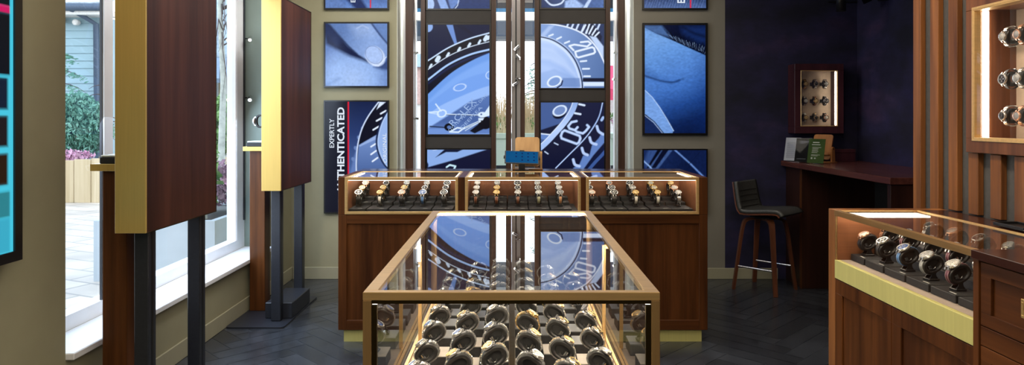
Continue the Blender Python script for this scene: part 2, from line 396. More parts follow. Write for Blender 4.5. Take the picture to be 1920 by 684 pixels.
# ================================================================== SCREENS (painted per vertex, in linear light)
def lin(c): return np.array(srgb(c))
class Paint:
    def __init__(s, x0, x1, y0, y1, step=1.0):
        nx = max(8, int(round((x1-x0)/step)))+1; ny = max(8, int(round((y1-y0)/step)))+1
        s.xs = np.linspace(x0, x1, nx); s.ys = np.linspace(y0, y1, ny)
        s.X, s.Y = np.meshgrid(s.xs, s.ys); s.C = np.zeros((ny, nx, 3)); s.rng = np.random.RandomState(5)
    def fill(s, c): s.C[:] = lin(c)
    def blend(s, mask, c, a=1.0):
        c = lin(c) if isinstance(c, tuple) else c
        k = np.clip(mask, 0, 1)[..., None]*a; s.C = s.C*(1-k) + c*k
    def grad(s, stops, ang=90, x=None):
        """gradient along a direction: stops = [(position px along the axis, colour)]"""
        t = s.X*math.cos(R(ang)) + s.Y*math.sin(R(ang)); return s.by(t, stops)
    def by(s, t, stops):
        p = [q[0] for q in stops]; cs = np.array([lin(q[1]) for q in stops])
        return np.stack([np.interp(t, p, cs[:, k]) for k in range(3)], -1)
    def poly(s, pts, soft=.7):
        X, Y = s.X, s.Y; ins = np.zeros(X.shape, bool); d = np.full(X.shape, 1e9); n = len(pts)
        for i in range(n):
            (ax, ay), (bx, by) = pts[i], pts[(i+1) % n]
            c = ((ay > Y) != (by > Y)); den = (by-ay) if abs(by-ay) > 1e-9 else 1e-9
            ins ^= c & (X < (bx-ax)*(Y-ay)/den + ax)
            d = np.minimum(d, s.seg(ax, ay, bx, by))
        return np.clip(.5 + np.where(ins, d, -d)/(2*soft), 0, 1)
    def seg(s, ax, ay, bx, by):
        vx, vy = bx-ax, by-ay; L = vx*vx+vy*vy+1e-9
        t = np.clip(((s.X-ax)*vx+(s.Y-ay)*vy)/L, 0, 1)
        return np.hypot(s.X-ax-t*vx, s.Y-ay-t*vy)
    def line(s, pts, w, soft=.6, close=False):
        d = np.full(s.X.shape, 1e9); q = list(pts) + ([pts[0]] if close else [])
        for a, b in zip(q, q[1:]): d = np.minimum(d, s.seg(*a, *b))
        return np.clip(.5 + (w/2-d)/(2*soft), 0, 1)
    def curve(s, pts, w, soft=.6): return s.line(smooth_pts(pts), w, soft)
    def below(s, pts, soft=.7, up=False):
        """region under a smooth curve (larger y)"""
        q = smooth_pts(pts); xs = [p[0] for p in q]; ys = [p[1] for p in q]
        if xs[0] > xs[-1]: xs, ys = xs[::-1], ys[::-1]
        d = s.Y - np.interp(s.X, xs, ys, left=ys[0]+(ys[1]-ys[0])/(xs[1]-xs[0]+1e-9)*-50 if False else ys[0], right=ys[-1])
        return np.clip(.5 + (-d if up else d)/(2*soft), 0, 1)
    def right_of(s, pts, soft=.7):
        q = smooth_pts(pts); xs = [p[0] for p in q]; ys = [p[1] for p in q]
        if ys[0] > ys[-1]: xs, ys = xs[::-1], ys[::-1]
        return np.clip(.5 + (s.X - np.interp(s.Y, ys, xs))/(2*soft), 0, 1)
    def disc(s, cx, cy, rx, ry=None, ang=0, soft=.7):
        ry = ry or rx; d = s.ell(cx, cy, rx, ry, ang); return np.clip(.5 - d/(2*soft), 0, 1)
    def ell(s, cx, cy, rx, ry, ang=0):
        c, n = math.cos(R(ang)), math.sin(R(ang)); u = (s.X-cx)*c+(s.Y-cy)*n; v = -(s.X-cx)*n+(s.Y-cy)*c
        return (np.hypot(u/rx, v/ry)-1)*min(rx, ry)
    def ring(s, cx, cy, rx, ry, w, ang=0, soft=.6):
        return np.clip(.5 + (w/2-np.abs(s.ell(cx, cy, rx, ry, ang)))/(2*soft), 0, 1)
    def grain(s, amt, sx=1, sy=1):
        n = s.rng.rand(*s.X.shape)
        def blur(a, k, ax):
            for _ in range(k): a = (a + np.roll(a, 1, ax) + np.roll(a, -1, ax))/3
            return a
        n = blur(blur(n, sx, 1), sy, 0); n = (n-n.mean())/(n.std()+1e-9)
        s.C = np.clip(s.C*(1+amt*n[..., None]), 0, 4)
def smooth_pts(pts, k=8):
    out = []; n = len(pts)
    for i in range(n-1):
        p0 = pts[max(i-1, 0)]; p1 = pts[i]; p2 = pts[i+1]; p3 = pts[min(i+2, n-1)]
        for j in range(k):
            t = j/k
            out.append(tuple(.5*(2*b + (c-a)*t + (2*a-5*b+4*c-d)*t*t + (3*b-a-3*c+d)*t**3) for a, b, c, d in zip(p0, p1, p2, p3)))
    out.append(tuple(pts[-1])); return out

NAVY, DK, MID, LT, WH = (24,27,52), (38,52,92), (96,126,180), (160,190,238), (222,234,252)

def paint_finger(p):
    p.C = p.by(np.hypot(p.X-660, p.Y-150)*1.0, [(0,(176,200,240)),(40,(160,188,234)),(75,(110,138,192))])
    z = lambda x, y: (590+.2632*x, .2632*y)
    p.blend(p.poly([z(60,150),z(100,165),z(240,325),z(400,450),z(250,400),z(80,312)], 4), (30,42,82), 1.0)
    p.blend(p.poly([z(60,150),z(100,160),z(200,290),z(150,330),z(60,240)], 5), (40,56,100), 1.0)
    fin = [z(90,160),z(160,240),z(240,325),z(310,390),z(385,440),z(440,470),z(500,430),z(522,380),z(524,320),z(470,260),z(420,200),z(400,160)]
    p.blend(p.poly(fin, .9), p.grad([(620,(108,136,186)),(680,(152,178,224)),(740,(126,152,202))], 20))
    p.blend(p.poly([z(250,180),z(400,170),z(420,240),z(300,260)], 9), (178,198,234), .45)
    p.blend(p.line([z(300,200),z(340,180),z(380,200)], 1.6, 1.5), (205,220,246), .6)
    p.blend(p.poly([z(408,150),z(540,150),z(540,330),z(480,270)], 1.2), (118,146,196))
    p.blend(p.line([z(404,165),z(470,255),z(524,318)], 2.6, 1.6), (38,54,98), .85)
    p.blend(p.line([z(105,175),z(240,328),z(310,392),z(392,442)], 2.2, 1.8), (26,38,76), .85)
    p.blend(p.poly([z(420,478),z(500,440),z(530,400),z(530,500),z(480,495)], 3), (58,80,132), .9)
    p.blend(p.disc(*z(430,400), 21, 17, 48, 1.2), (206,220,246), .9)
    p.blend(p.disc(*z(420,388), 17.5, 14, 48, .9), p.grad([(80,(140,166,214)),(125,(178,200,240))], 70))
    p.blend(p.ring(*z(422,390), 18, 14.5, 1.0, 48), (92,116,166), .7)
    p.blend(p.line([z(415,462),z(455,468),z(510,405)], 1.4), (228,238,254), .8)
    p.blend(p.line([z(70,612),z(170,560)], 3, 4), (96,124,178), .5)
    p.grain(.03, 2, 2)

def paint_authentic(p):
    z = lambda x, y: (590+.3362*x, 170+.3362*y)
    p.fill((25,26,46)); xr = z(187,0)[0]
    right = np.clip((p.X-xr)*2, 0, 1)
    p.blend(right, p.grad([(188,(30,44,84)),(250,(52,72,122)),(330,(92,118,170)),(400,(50,66,110))], 90))
    p.blend(p.poly([z(196,470),z(215,380),z(240,300),z(245,480)], 2), (120,146,198), .7)
    for t in ((268,212),(246,262),(228,320),(214,382)):
        p.blend(p.disc(*z(*t), 4.2, 3.2, 60), (118,142,190))
    out_ = [z(360,58),z(300,140),z(262,215),z(240,300),z(232,390),z(232,460)]
    p.blend(p.right_of(out_)*right, (24,27,48))
    p.blend(p.poly([z(246,302),z(345,245),z(352,330),z(372,395),z(400,430),z(410,480),z(236,480),z(238,380)]), p.grad([(270,(120,146,196)),(330,(82,108,160))], 90))
    p.blend(p.poly([z(246,306),z(340,250),z(340,272),z(250,312)], 1), (168,190,230), .8)
    p.blend(p.curve(out_, 2.4), (206,220,246))
    p.blend(p.poly([z(345,105),z(362,62),z(395,64)], .8), (220,232,252))
    for a, b in (((368,128),(396,112)),((345,168),(374,152)),((326,218),(356,200)),((314,312),(338,297)),((314,355),(342,335)),((322,394),(350,374))):
        p.blend(p.line([z(*a), z(*b)], 3.0), (226,236,252))
    inn = [z(415,95),z(372,170),z(350,240),z(345,300),z(360,360),z(390,415),z(430,450)]
    p.blend(p.right_of(inn), p.grad([(590,(120,150,204)),(640,(182,204,240)),(680,(160,186,230))], 25))
    p.blend(p.curve(inn, 3.2), (36,50,88)); p.blend(p.curve([(x+3.2, y) for x, y in inn], 1.3), (190,210,242))
    p.blend(np.clip(1.75-np.abs(p.X-xr), 0, 1), (226,34,62))

def paint_dial(p):
    a = lambda x, y: (780+.2632*x, .2632*y)
    b = lambda x, y: (780+.2339*x, 160+.2339*y)
    p.C = p.grad([(40,(28,52,104)),(80,(40,66,120)),(130,(20,34,74))], 80)
    p.blend(p.poly([a(215,175),a(262,175),a(292,305),a(270,318)]), (122,154,212)); p.blend(p.line([a(212,178),a(272,316)], 1.5), (12,22,50))
    p.blend(p.poly([a(278,180),a(330,180),a(420,250),a(400,250)], 2), (12,24,60), .8)
    p.blend(p.disc(*a(85,190), 9, 10), (150,180,230))
    o1 = [a(40,455),a(95,425),a(230,340),a(380,275),a(520,235),a(580,220)]
    o2 = [a(40,520),a(95,488),a(230,400),a(380,335),a(520,297),a(580,284)]
    o3 = [a(40,600),a(95,560),a(230,460),a(380,390),a(520,353),a(580,340)]
    o4 = [a(40,720),a(95,660),a(250,520),a(400,430),a(520,378),a(580,360)]
    p.blend(p.below(o1), (18,22,42))
    for q, w in (((155,420),8),((227,390),4.6),((307,352),4.6),((379,321),4.6),((452,298),4),((497,272),7),((518,268),4),((104,470),4)):
        x, y = a(*q); p.blend(p.line([(x+1.5,y-2.6),(x-1.5,y+2.6)], w, .7), (216,232,252))
    p.blend(p.below(o2), p.grad([(70,(40,64,112)),(130,(18,28,60))], 75)); p.blend(p.curve(o2, 1.3), (222,236,254))
    p.blend(p.curve(o1, 2.4), (206,226,252))
    p.blend(p.below(o3), (14,22,50)); p.blend(p.curve(o3, 3.4), (178,208,250))
    p.blend(p.below([(x, y+5) for x, y in o3]), (30,46,92)); p.blend(p.below([(x, y+9) for x, y in o3], 2), (13,20,46))
    p.blend(p.below(o4, 1), p.grad([(110,(122,166,232)),(150,(152,190,244)),(200,(190,214,252)),(240,(150,180,232))], 100))
    p.blend(p.below([(x, y+13) for x, y in o4], 3), (150,188,246), .55)
    p.blend(p.below([(800,197),(850,160),(885,143),(920,134)], 1.5), (122,164,232), .55)
    p.blend(p.below([(800,216),(830,196),(870,178),(900,166),(920,160)], 1.2), (178,206,250), .6)
    p.blend(p.poly([b(100,340),b(180,290),b(300,215),b(430,130),b(600,75),b(600,390),b(100,390)], 1.5), p.grad([(180,(96,126,184)),(225,(74,102,160)),(254,(112,142,200))], 90), .92)
    p.blend(p.poly([b(100,345),b(230,345),b(330,385),b(100,400)], 1.5), (126,158,216))
    p.blend(p.ring(*a(312,622), 11.5, 6.0, 1.4, -14), (214,230,254), .8)
    p.blend(p.ring(*a(528,535), 8, 7, 1.6, -14), (196,218,252))
    W = (218,234,252)
    p.blend(p.poly([b(430,365),b(520,295),b(560,320),b(540,350),b(470,385)], .8), (16,22,42))
    p.blend(p.disc(*b(555,300), 13, 12), (12,16,34)); p.blend(p.line([b(110,328),b(240,338)], 1.8), (14,18,36))
    p.blend(p.ring(*b(265,335), 6.5, 5.2, 4.2), (12,16,34))
    p.blend(p.line([b(240,231),b(500,238)], 1.9), W); p.blend(p.line([b(240,236),b(500,243)], .9), (24,34,70))
    p.blend(p.ring(*b(207,225), 8, 6.2, 2.3, -20), W)
    p.blend(p.line([b(200,205),b(158,150)], 2.4), W); p.blend(p.line([b(178,212),b(104,215)], 2.2), W); p.blend(p.line([b(185,232),b(104,220)], 1.2), W)
    p.blend(p.disc(*b(532,235), 8.5, 5.2), W); p.blend(p.disc(*b(523,232), 1.6), (60,84,140))
    p.blend(p.poly([b(545,225),b(590,160),b(600,240),b(560,250)]), W); p.blend(p.poly([b(500,262),b(545,262),b(535,280),b(500,280)]), W)
    p.blend(p.line([b(380,345),b(512,288)], 3.6), W); p.blend(p.line([b(395,362),b(500,300)], 1.2), W)
    p.blend(p.line([b(270,372),b(330,340),b(380,345),b(340,375)], 2.8, .6, True), W); p.blend(p.line([b(395,338),b(505,292)], .8), (40,56,104))

def paint_dial_low(p):
    b = lambda x, y: (780+.2339*x, 160+.2339*y)
    p.fill((32,35,66))
    p.blend(p.poly([b(60,500),b(600,500),b(560,516),b(330,590),b(60,665)], 1), p.grad([(278,(112,142,196)),(310,(150,180,230))], 60))
    p.blend(p.poly([b(155,578),b(230,512),b(380,512),b(330,535),b(240,535)], .8), (26,34,66))
    p.blend(p.poly([b(130,522),b(170,508),b(170,516)], .6), WH); p.blend(p.disc(*b(82,640), 4, 6), (34,44,84))
    p.blend(p.line([b(245,655),b(270,638),b(316,648),b(300,680)], 3, .7), (206,236,250))

def paint_bezel20(p):
    a = lambda x, y: (1000+.2632*x, .2632*y)
    p.fill((56,72,110))
    for x0 in (225,262,300,345,380,415,450): p.blend(p.line([a(x0+25,165),a(x0-5,235)], 3.4), (206,222,248))
    p.blend(p.poly([a(360,170),a(430,170),a(490,260),a(480,300),a(400,250)], 1), (34,44,74))
    for q in ((372,178,350,220),(400,172,378,235),(426,185,398,240),(448,205,420,248),(468,230,440,258)):
        p.blend(p.line([a(q[0],q[1]),a(q[2],q[3])], 3), (220,232,252))
    p.blend(p.poly([a(400,255),a(450,265),a(500,330),a(500,440),a(450,330)], 1), (196,214,244))
    out_ = [a(30,166),a(120,170),a(230,190),a(320,222),a(390,268),a(455,345),a(500,432),a(520,480)]
    inn = [a(20,262),a(60,264),a(130,282),a(195,318),a(250,365),a(300,435),a(332,515),a(346,580),a(350,640)]
    p.blend(p.poly(smooth_pts(out_)+[a(520,650),a(40,650),a(20,262)]), p.grad([(1010,(142,170,218)),(1080,(116,144,192)),(1140,(96,124,172))], 15))
    p.blend(p.curve(out_, 2.6), (226,236,254))
    p.blend(p.poly([a(50,250),a(110,185),a(150,180),a(80,262)], 2), (190,210,244), .7)
    dial = smooth_pts(inn)+[a(20,650)]
    p.blend(p.poly(dial), p.by(np.hypot(p.X-1010, p.Y-165), [(0,(166,192,236)),(40,(184,206,246)),(70,(156,184,232)),(90,(200,218,250))]))
    p.blend(p.curve([(x-3, y+3) for x, y in inn], 2.4, 1.2), (216,230,254)); p.blend(p.curve(inn, 2.0), (24,34,64))
    p.blend(p.curve([(x+2.4, y-1.6) for x, y in inn], 1.2), (200,216,246))
    p.blend(p.poly([a(50,325),a(140,340),a(230,420),a(300,520),a(310,560),a(220,480),a(120,430),a(50,420)], 4), (208,224,252), .55)
    p.blend(p.poly([a(50,520),a(150,490),a(300,555),a(300,620),a(50,620)], 2), (150,178,226), .5)
    p.blend(p.poly([a(210,555),a(330,555),a(338,620),a(200,620)], 1), (112,140,192), .7)
    for q in ((112,256,140,245),(168,278,198,264),(224,307,256,294),(337,437,378,433),(353,490,398,489),(362,543,404,543)):
        p.blend(p.line([a(q[0],q[1]),a(q[2],q[3])], 3.2), WH)
    p.blend(p.line([(1089,79),(1103,77.5),(1108,81.5),(1101,87),(1077,83.5),(1067.5,86),(1075.5,94)], 3.4), (226,236,253))
    c, s_ = math.cos(R(-15)), math.sin(R(-15))
    rr = [(1097.5+u*c-v*s_, 98+u*s_+v*c) for u, v in ((-18,-6),(15,-6),(18,-3),(18,4),(15,6),(-15,6),(-18,3))]
    p.blend(p.line(rr, 3.6, .6, True), (226,236,253))
    p.blend(p.disc(*a(155,588), 13, 8.6, -24), (136,164,214)); p.blend(p.ring(*a(150,580), 13, 8.6, 2.2, -24), (230,240,254))
    p.blend(p.line([a(208,575),a(200,605),a(170,625)], 2.5), (40,54,92))
    p.blend(p.poly([a(352,556),a(520,556),a(520,582),a(352,582)], .6), (24,32,62)); p.blend(p.poly([a(358,584),a(505,584),a(505,613),a(358,613)], 1), (216,230,252))

def paint_bezel30(p):
    z = lambda x, y: (1000+.2339*x, 170+.2339*y)
    p.C = p.grad([(190,(36,42,76)),(315,(28,32,62))], 90)
    arc = [z(345,70),z(322,140),z(290,200),z(240,268),z(180,335),z(120,400),z(60,455),z(20,480)]
    p.blend(p.poly([z(20,60)]+smooth_pts(arc)), p.grad([(195,(98,124,178)),(240,(128,152,204)),(280,(84,108,160))], 60))
    p.blend(p.poly([z(20,325),z(75,310),z(210,265),z(205,290),z(150,352),z(20,352)], 1), (30,38,70))
    p.blend(p.poly([z(20,345),z(150,352),z(110,400),z(20,372)], 1), (112,144,202)); p.blend(p.line([z(20,340),z(150,354)], 2.2), WH)
    p.blend(p.curve(arc, 10), p.grad([(190,(150,178,226)),(240,(192,212,248)),(290,(160,188,236))], 90))
    p.blend(p.curve([(x-4.4, y-2.6) for x, y in arc], 1.3), (226,236,254))
    p.blend(p.disc(*z(210,182), 13.5, 9.5, -24), (20,26,54)); p.blend(p.disc(*z(212,160), 13.5, 9.5, -24), (128,152,200))
    p.blend(p.ring(*z(212,160), 12.6, 8.6, 2.4, -24), (216,230,252))
    for q in ((368,108,410,117),(334,180,378,188)): p.blend(p.line([z(q[0],q[1]),z(q[2],q[3])], 3.6), (216,230,252))
    for q in ((168,418,198,433),(92,488,118,506)): p.blend(p.line([z(q[0],q[1]),z(q[2],q[3])], 2.0), (200,216,244))
    L_ = (178,200,238)
    three = [(1081,227),(1071.5,229),(1065.5,236.5),(1068,241),(1078,244),(1083,238.5),(1078,244),(1082,247.5),(1093,250),(1098,246),(1104.5,238),(1101,234.5)]
    p.blend(p.line(three, 4.6), L_); p.blend(p.line(three, 1.6), (206,222,248))
    c, s_ = math.cos(R(20)), math.sin(R(20))
    zero = [(1070+u*c-v*s_, 257+u*s_+v*c) for u, v in ((-18,-3.5),(-15,-8),(15,-8),(18,-4),(18,4),(15,8),(-15,8),(-18,4))]
    p.blend(p.line(zero, 4.6, .6, True), L_); p.blend(p.line(zero, 1.6, .6, True), (206,222,248))
    far = [z(600,300),z(560,370),z(500,470),z(430,570),z(380,640)]
    p.blend(p.poly([z(600,330),z(545,345),z(525,380),z(470,440),z(450,520),z(400,520),z(370,590),z(320,620),z(380,660),z(480,520),z(600,380)], 1), (112,142,198))
    for q in ((520,325,560,350),(462,415,505,430),(400,500,435,515),(330,592,370,605)):
        x0, y0 = z(q[0]-10, q[1]-40); x1, y1 = z(q[0]+4, q[1]); x2, y2 = z(q[2], q[3])
        p.blend(p.curve([(x0,y0),(x1,y1),(x2,y2)], 5), (186,206,242))
    p.blend(p.line([z(560,215),z(548,235)], 5), (170,194,236))
    p.blend(p.curve([z(600,420),z(540,490),z(470,570),z(420,640)], 6), (26,36,72)); p.blend(p.curve([z(620,430),z(560,505),z(490,580),z(440,640)], 6), (74,102,160))
    p.blend(p.curve([z(562,60),z(530,200),z(470,310),z(390,410),z(290,510),z(180,620)], 2.0), (186,208,246))
    p.blend(p.curve([z(545,160),z(515,230),z(460,320)], 1.0), (150,176,226))

def paint_skin(p):
    a = lambda x, y: (1190+.2632*x, .2632*y)
    b = lambda x, y: (1190+.2632*x, 160+.2632*y)
    p.C = p.by((p.Y-60)+.35*(p.X-1268), [(0,(126,168,222)),(30,(112,158,218)),(75,(94,140,206)),(105,(76,122,192)),(140,(44,84,150)),(175,(22,46,96)),(205,(14,30,70))])
    p.blend(np.clip((p.X-1292)/60, 0, 1), (24,58,122), .6)
    p.blend(p.poly([a(60,480),a(200,560),a(300,600),a(60,540)], 8), (58,98,160), .6)
    p.blend(p.poly([b(70,-60),b(320,-40),b(330,20),b(180,10),b(70,-10)], 8), (84,132,204), .5)
    p.blend(p.curve([a(60,535),a(110,552),a(190,576),a(270,585),a(320,572)], 2.6, 2), (20,40,84), .85)
    p.blend(p.curve([a(300,578),a(345,562)], 2, 2.2), (40,74,130), .6)
    up = [a(40,180),a(90,205),a(150,237),a(230,270),a(310,305),a(400,347),a(510,396),a(540,410)]
    p.blend(p.below(up, .9, True), (12,24,58)); p.blend(p.poly([a(60,180),a(190,180),a(270,270),a(150,238),a(70,200)], 3), (96,130,182), .75)
    p.blend(p.poly([a(330,185),a(520,185),a(520,320),a(420,290),a(340,240)], 6), (30,54,106), .9)
    p.blend(p.curve([a(340,190),a(420,235),a(520,265)], 3, 3), (10,18,44), .8)
    for i in range(46):
        t = i/45; x0, y0 = 262+t*245, 282+t*108+random.uniform(-6, 4)
        p.blend(p.line([a(x0, y0), a(x0-42*(1-t)+12*t+random.uniform(-12,12), y0-48-random.uniform(0,34))], .7, .45), (8,14,34), .9)
        if i % 2: p.blend(p.line([a(x0+3, y0-6), a(x0-24*(1-t)+14*t+random.uniform(-8,8), y0-30-random.uniform(0,18))], .55, .4), (172,200,240), .75)
    blade = [b(60,25),b(75,38),b(125,85),b(180,160),b(230,245),b(276,322),b(270,342),b(60,345)]
    p.blend(p.poly(blade), p.grad([(1200,(128,166,222)),(1262,(84,116,172))], 30)); p.blend(p.line([b(75,36),b(125,83),b(180,158),b(232,243),b(278,324)], 1.2), (190,216,250))
    p.blend(p.poly([b(60,205),b(85,215),b(150,275),b(205,342),b(60,345)]), (30,52,100)); p.blend(p.line([b(75,208),b(140,258),b(206,340)], 1.6), (16,26,54)); p.blend(p.line([b(72,214),b(136,264),b(200,342)], .9), (186,208,244))
    p.grain(.05, 3, 1)

def paint_stripes(p):
    b = lambda x, y: (1190+.2632*x, 160+.2632*y)
    p.C = p.grad([(1208,(38,60,110)),(1268,(30,50,96)),(1327,(20,34,72))], 10)
    p.blend(p.poly([b(100,460),b(180,455),b(120,560),b(90,600),b(60,560)], 3), (62,88,140))
    p.blend(p.poly([b(168,450),b(215,450),b(125,590),b(85,590)], 1.2), (10,16,38)); p.blend(p.poly([b(200,450),b(275,455),b(160,605),b(100,590)], 1.2), (74,100,150)); p.blend(p.poly([b(205,450),b(250,450),b(150,590),b(118,590)], 1), (16,24,52))
    p.blend(p.line([b(55,530),b(110,580),b(140,620)], 2.4), (150,180,226))
    p.blend(p.poly([b(280,455),b(540,455),b(540,690),b(520,690)], 2), (24,40,82))
    p.blend(p.line([b(285,458),b(400,560),b(500,660)], 2.4, .9), (120,154,214)); p.blend(p.line([b(470,470),b(390,560)], 1.0), (20,32,66))
    p.grain(.06, 1, 3)

def paint_hand_low(p):
    p.C = p.grad([(-100,(40,60,108)),(0,(96,126,182)),(17,(120,152,208))], 90)
    p.blend(p.poly([(640,-10),(672,-10),(692,20),(670,20)], 3), (40,60,110)); p.blend(p.poly([(604,-10),(630,-10),(652,20),(604,20)], 3), (110,138,190)); p.blend(np.clip(1.6-np.abs(p.X-694.5), 0, 1), (226,40,66))
    p.grain(.05, 1, 2)
def paint_eye_low(p):
    p.C = p.grad([(-100,(40,60,108)),(0,(64,84,128)),(17,(96,120,168))], 90)
    for i in range(22): p.blend(p.line([(1216+i*5, -6+4*math.sin(i)), (1209+i*5, 16)], .6, .4), (140,164,208), .5)
    p.blend(np.clip(1.6-np.abs(p.X-1295), 0, 1), (226,40,66)); p.grain(.08, 1, 1)
def paint_strap_low(p):
    p.C = p.grad([(-100,(30,44,84)),(18,(52,74,124))], 90)
    p.blend(p.disc(803, 8, 11, 14), (176,200,240)); p.blend(p.poly([(817,-8),(832,-8),(843,20),(828,20)]), (150,178,228)); p.blend(p.poly([(838,-8),(852,-8),(862,2),(846,20)], 1.5), (116,146,202)); p.blend(p.line([(861,-6),(858,10),(850,20)], 1.4), (210,226,250))
    p.grain(.04, 2, 1)
def paint_buckle_low(p):
    p.C = p.grad([(1014,(48,66,108)),(1133,(92,122,176))], 0)
    p.blend(p.curve([(1020,-4),(1034,9),(1052,6),(1060,-6)], 3), (214,228,250)); p.blend(p.poly([(1060,2),(1075,-4),(1094,10),(1088,20),(1058,20)], 2), (170,194,236)); p.blend(p.poly([(1100,4),(1108,-8),(1112,-6),(1098,20),(1090,20)], 1), (196,214,246))
    p.grain(.06, 1, 1)

def display_mesh(name, p, to_world, mat, parent):
    ny, nx = p.X.shape
    vs = np.array([to_world(x, y) for y in p.ys for x in p.xs])
    idx = np.arange(nx*ny).reshape(ny, nx)
    q = np.stack([idx[1:, :-1], idx[1:, 1:], idx[:-1, 1:], idx[:-1, :-1]], -1).reshape(-1, 4)
    me = bpy.data.meshes.new(name); me.from_pydata(vs.tolist(), [], q.tolist())
    cols = np.concatenate([1.1*np.clip(p.C.reshape(-1, 3), 0, 4)**1.2, np.ones((nx*ny, 1))], 1)
    set_cols(me, cols, 'POINT'); me.materials.append(mat)
    o = bpy.data.objects.new(name, me); col.objects.link(o); o.parent = parent; return o

def text_verts(body, bold=0.0, spacing=1.0):
    cu = bpy.data.curves.new('glyphs', 'FONT'); cu.body = body; cu.size = 1.0; cu.offset = bold; cu.space_character = spacing; cu.resolution_u = 3
    o = bpy.data.objects.new('glyphs', cu); col.objects.link(o)
    dg = bpy.context.evaluated_depsgraph_get(); me = bpy.data.meshes.new_from_object(o.evaluated_get(dg))
    vs = [tuple(v.co) for v in me.vertices]; fs = [tuple(p.vertices) for p in me.polygons]
    bpy.data.objects.remove(o); bpy.data.curves.remove(cu); bpy.data.meshes.remove(me)
    return vs, fs
def lettering(lines, to_world3, mat, parent, name='lettering'):
    """lines: (text, anchor px, baseline vector per em, up vector per em, bold)"""
    for body, (ax, ay), ex, ey, bold in lines:
        b = MB()
        vs, fs = text_verts(body, bold)
        w = max(v[0] for v in vs); h = max(v[1] for v in vs)
        vs = [to_world3(ax + ex[0]*v[0]/w + ey[0]*v[1]/h, ay + ex[1]*v[0]/w + ey[1]*v[1]/h) for v in vs]
        b.add(vs, fs); b.build(name, mat, parent)

def wall_screen(label, rect, Y, fn, step=1.0, y_img=None, depth=.03, lines=None, ink='ink_white', bz=3.0):
    x0, x1, y0, y1 = rect
    X0, X1, Z0, Z1 = wx(x0,Y), wx(x1,Y), wz(y1,Y), wz(y0,Y)
    o = thing('mounted_screen', label, 'screen', ((X0+X1)/2, Y+depth, Z0), 0, 'advertising screens in the window wall')
    ox, oy, oz = o.location
    t = bz*Y/F
    b = MB(); f = -depth
    b.box(X0-ox,X1-ox,f+.006,0,0,Z1-oz)
    b.box(X0-ox,X0-ox+t,f,f+.006,0,Z1-oz); b.box(X1-ox-t,X1-ox,f,f+.006,0,Z1-oz); b.box(X0-ox+t,X1-ox-t,f,f+.006,0,t); b.box(X0-ox+t,X1-ox-t,f,f+.006,Z1-oz-t,Z1-oz)
    b.build('bezel', M['bezel'], o)
    p = Paint(x0+bz, x1-bz, y0+bz, y1-bz, step); fn(p)
    display_mesh('display', p, lambda x, y: (wx(x,Y)-ox, f+.004, wz(y,Y)-oz), M['display'], o)
    if lines: lettering(lines, lambda x, y: (wx(x,Y)-ox, f+.0025, wz(y,Y)-oz), M[ink], o)
    return o

YS = YB-.032
wall_screen('portrait screen of a thumb nail pressed on skin, above the authenticated screen', (607,729,41,164), YS, paint_finger)
wall_screen('tall screen with the words expertly authenticated and a red stripe', (607,729,188,400), YS, paint_authentic, bz=2.6,
    lines=[('EXPERTLY', (626.2,277.5), (0,-55), (-8.6,0), .012), ('AUTHENTICATED', (645,361.5), (0,-160.5), (-13.0,0), .03),
           ('ORIGINAL', (725.5,306), (-1.5,-56), (-7,-1), .0)])
wall_screen('cropped blue screen above the thumb nail screen, a red stripe across it', (607,729,-105,18), YS, paint_hand_low, 1.0,
    lines=[('EXPERTLY', (666,5), (0,-55), (-8.6,0), .02)])
wall_screen('cropped blue screen above the closed eye screen, a red stripe across it', (1205,1327,-105,18), YS, paint_eye_low, 1.0,
    lines=[('EXPERTLY', (1284,6), (0,-55), (-14,0), .03)])
wall_screen('tall blue screen of closed eyelashes and bare skin', (1205,1327,43,253.5), YS, paint_skin, bz=4)
wall_screen('dark blue screen with a pale diagonal stripe below the closed eye screen', (1205,1327,279,400), YS, paint_stripes, 1.2, bz=2.5)
YP = 6.255
wall_screen('tall screen of a watch dial with hands and slanting lettering', (799,921,43,255), YP, paint_dial, .9, bz=3.4, depth=.05, ink='ink_blue',
    lines=[('ROLEX', (848.5,238), (46,-47), (-9,-7.5), .0), ('OYSTER PERPETUAL DATE', (843,247), (72,-68), (-3.6,-3.4), .0), ('DEEPSEA', (866,243), (39,-41), (-4.2,-3.6), .0)])
wall_screen('dark screen with a pale wedge under the watch dial screen', (799,921,278.5,400), YP, paint_dial_low, 1.1, bz=2, depth=.05)
wall_screen('cropped blue screen above the watch dial screen', (799,921,-105,19), YP, paint_strap_low, 1.1, depth=.05)
wall_screen('screen of a watch bezel showing the number 20', (1012,1135,42.5,167), YP, paint_bezel20, .85, bz=2.2, depth=.05)
wall_screen('screen of a dark watch bezel showing the number 30', (1012,1135,190,400), YP, paint_bezel30, .95, bz=2.2, depth=.05)
wall_screen('cropped blue screen above the bezel screen numbered 20', (1012,1135,-105,17.5), YP, paint_buckle_low, 1.1, depth=.05)
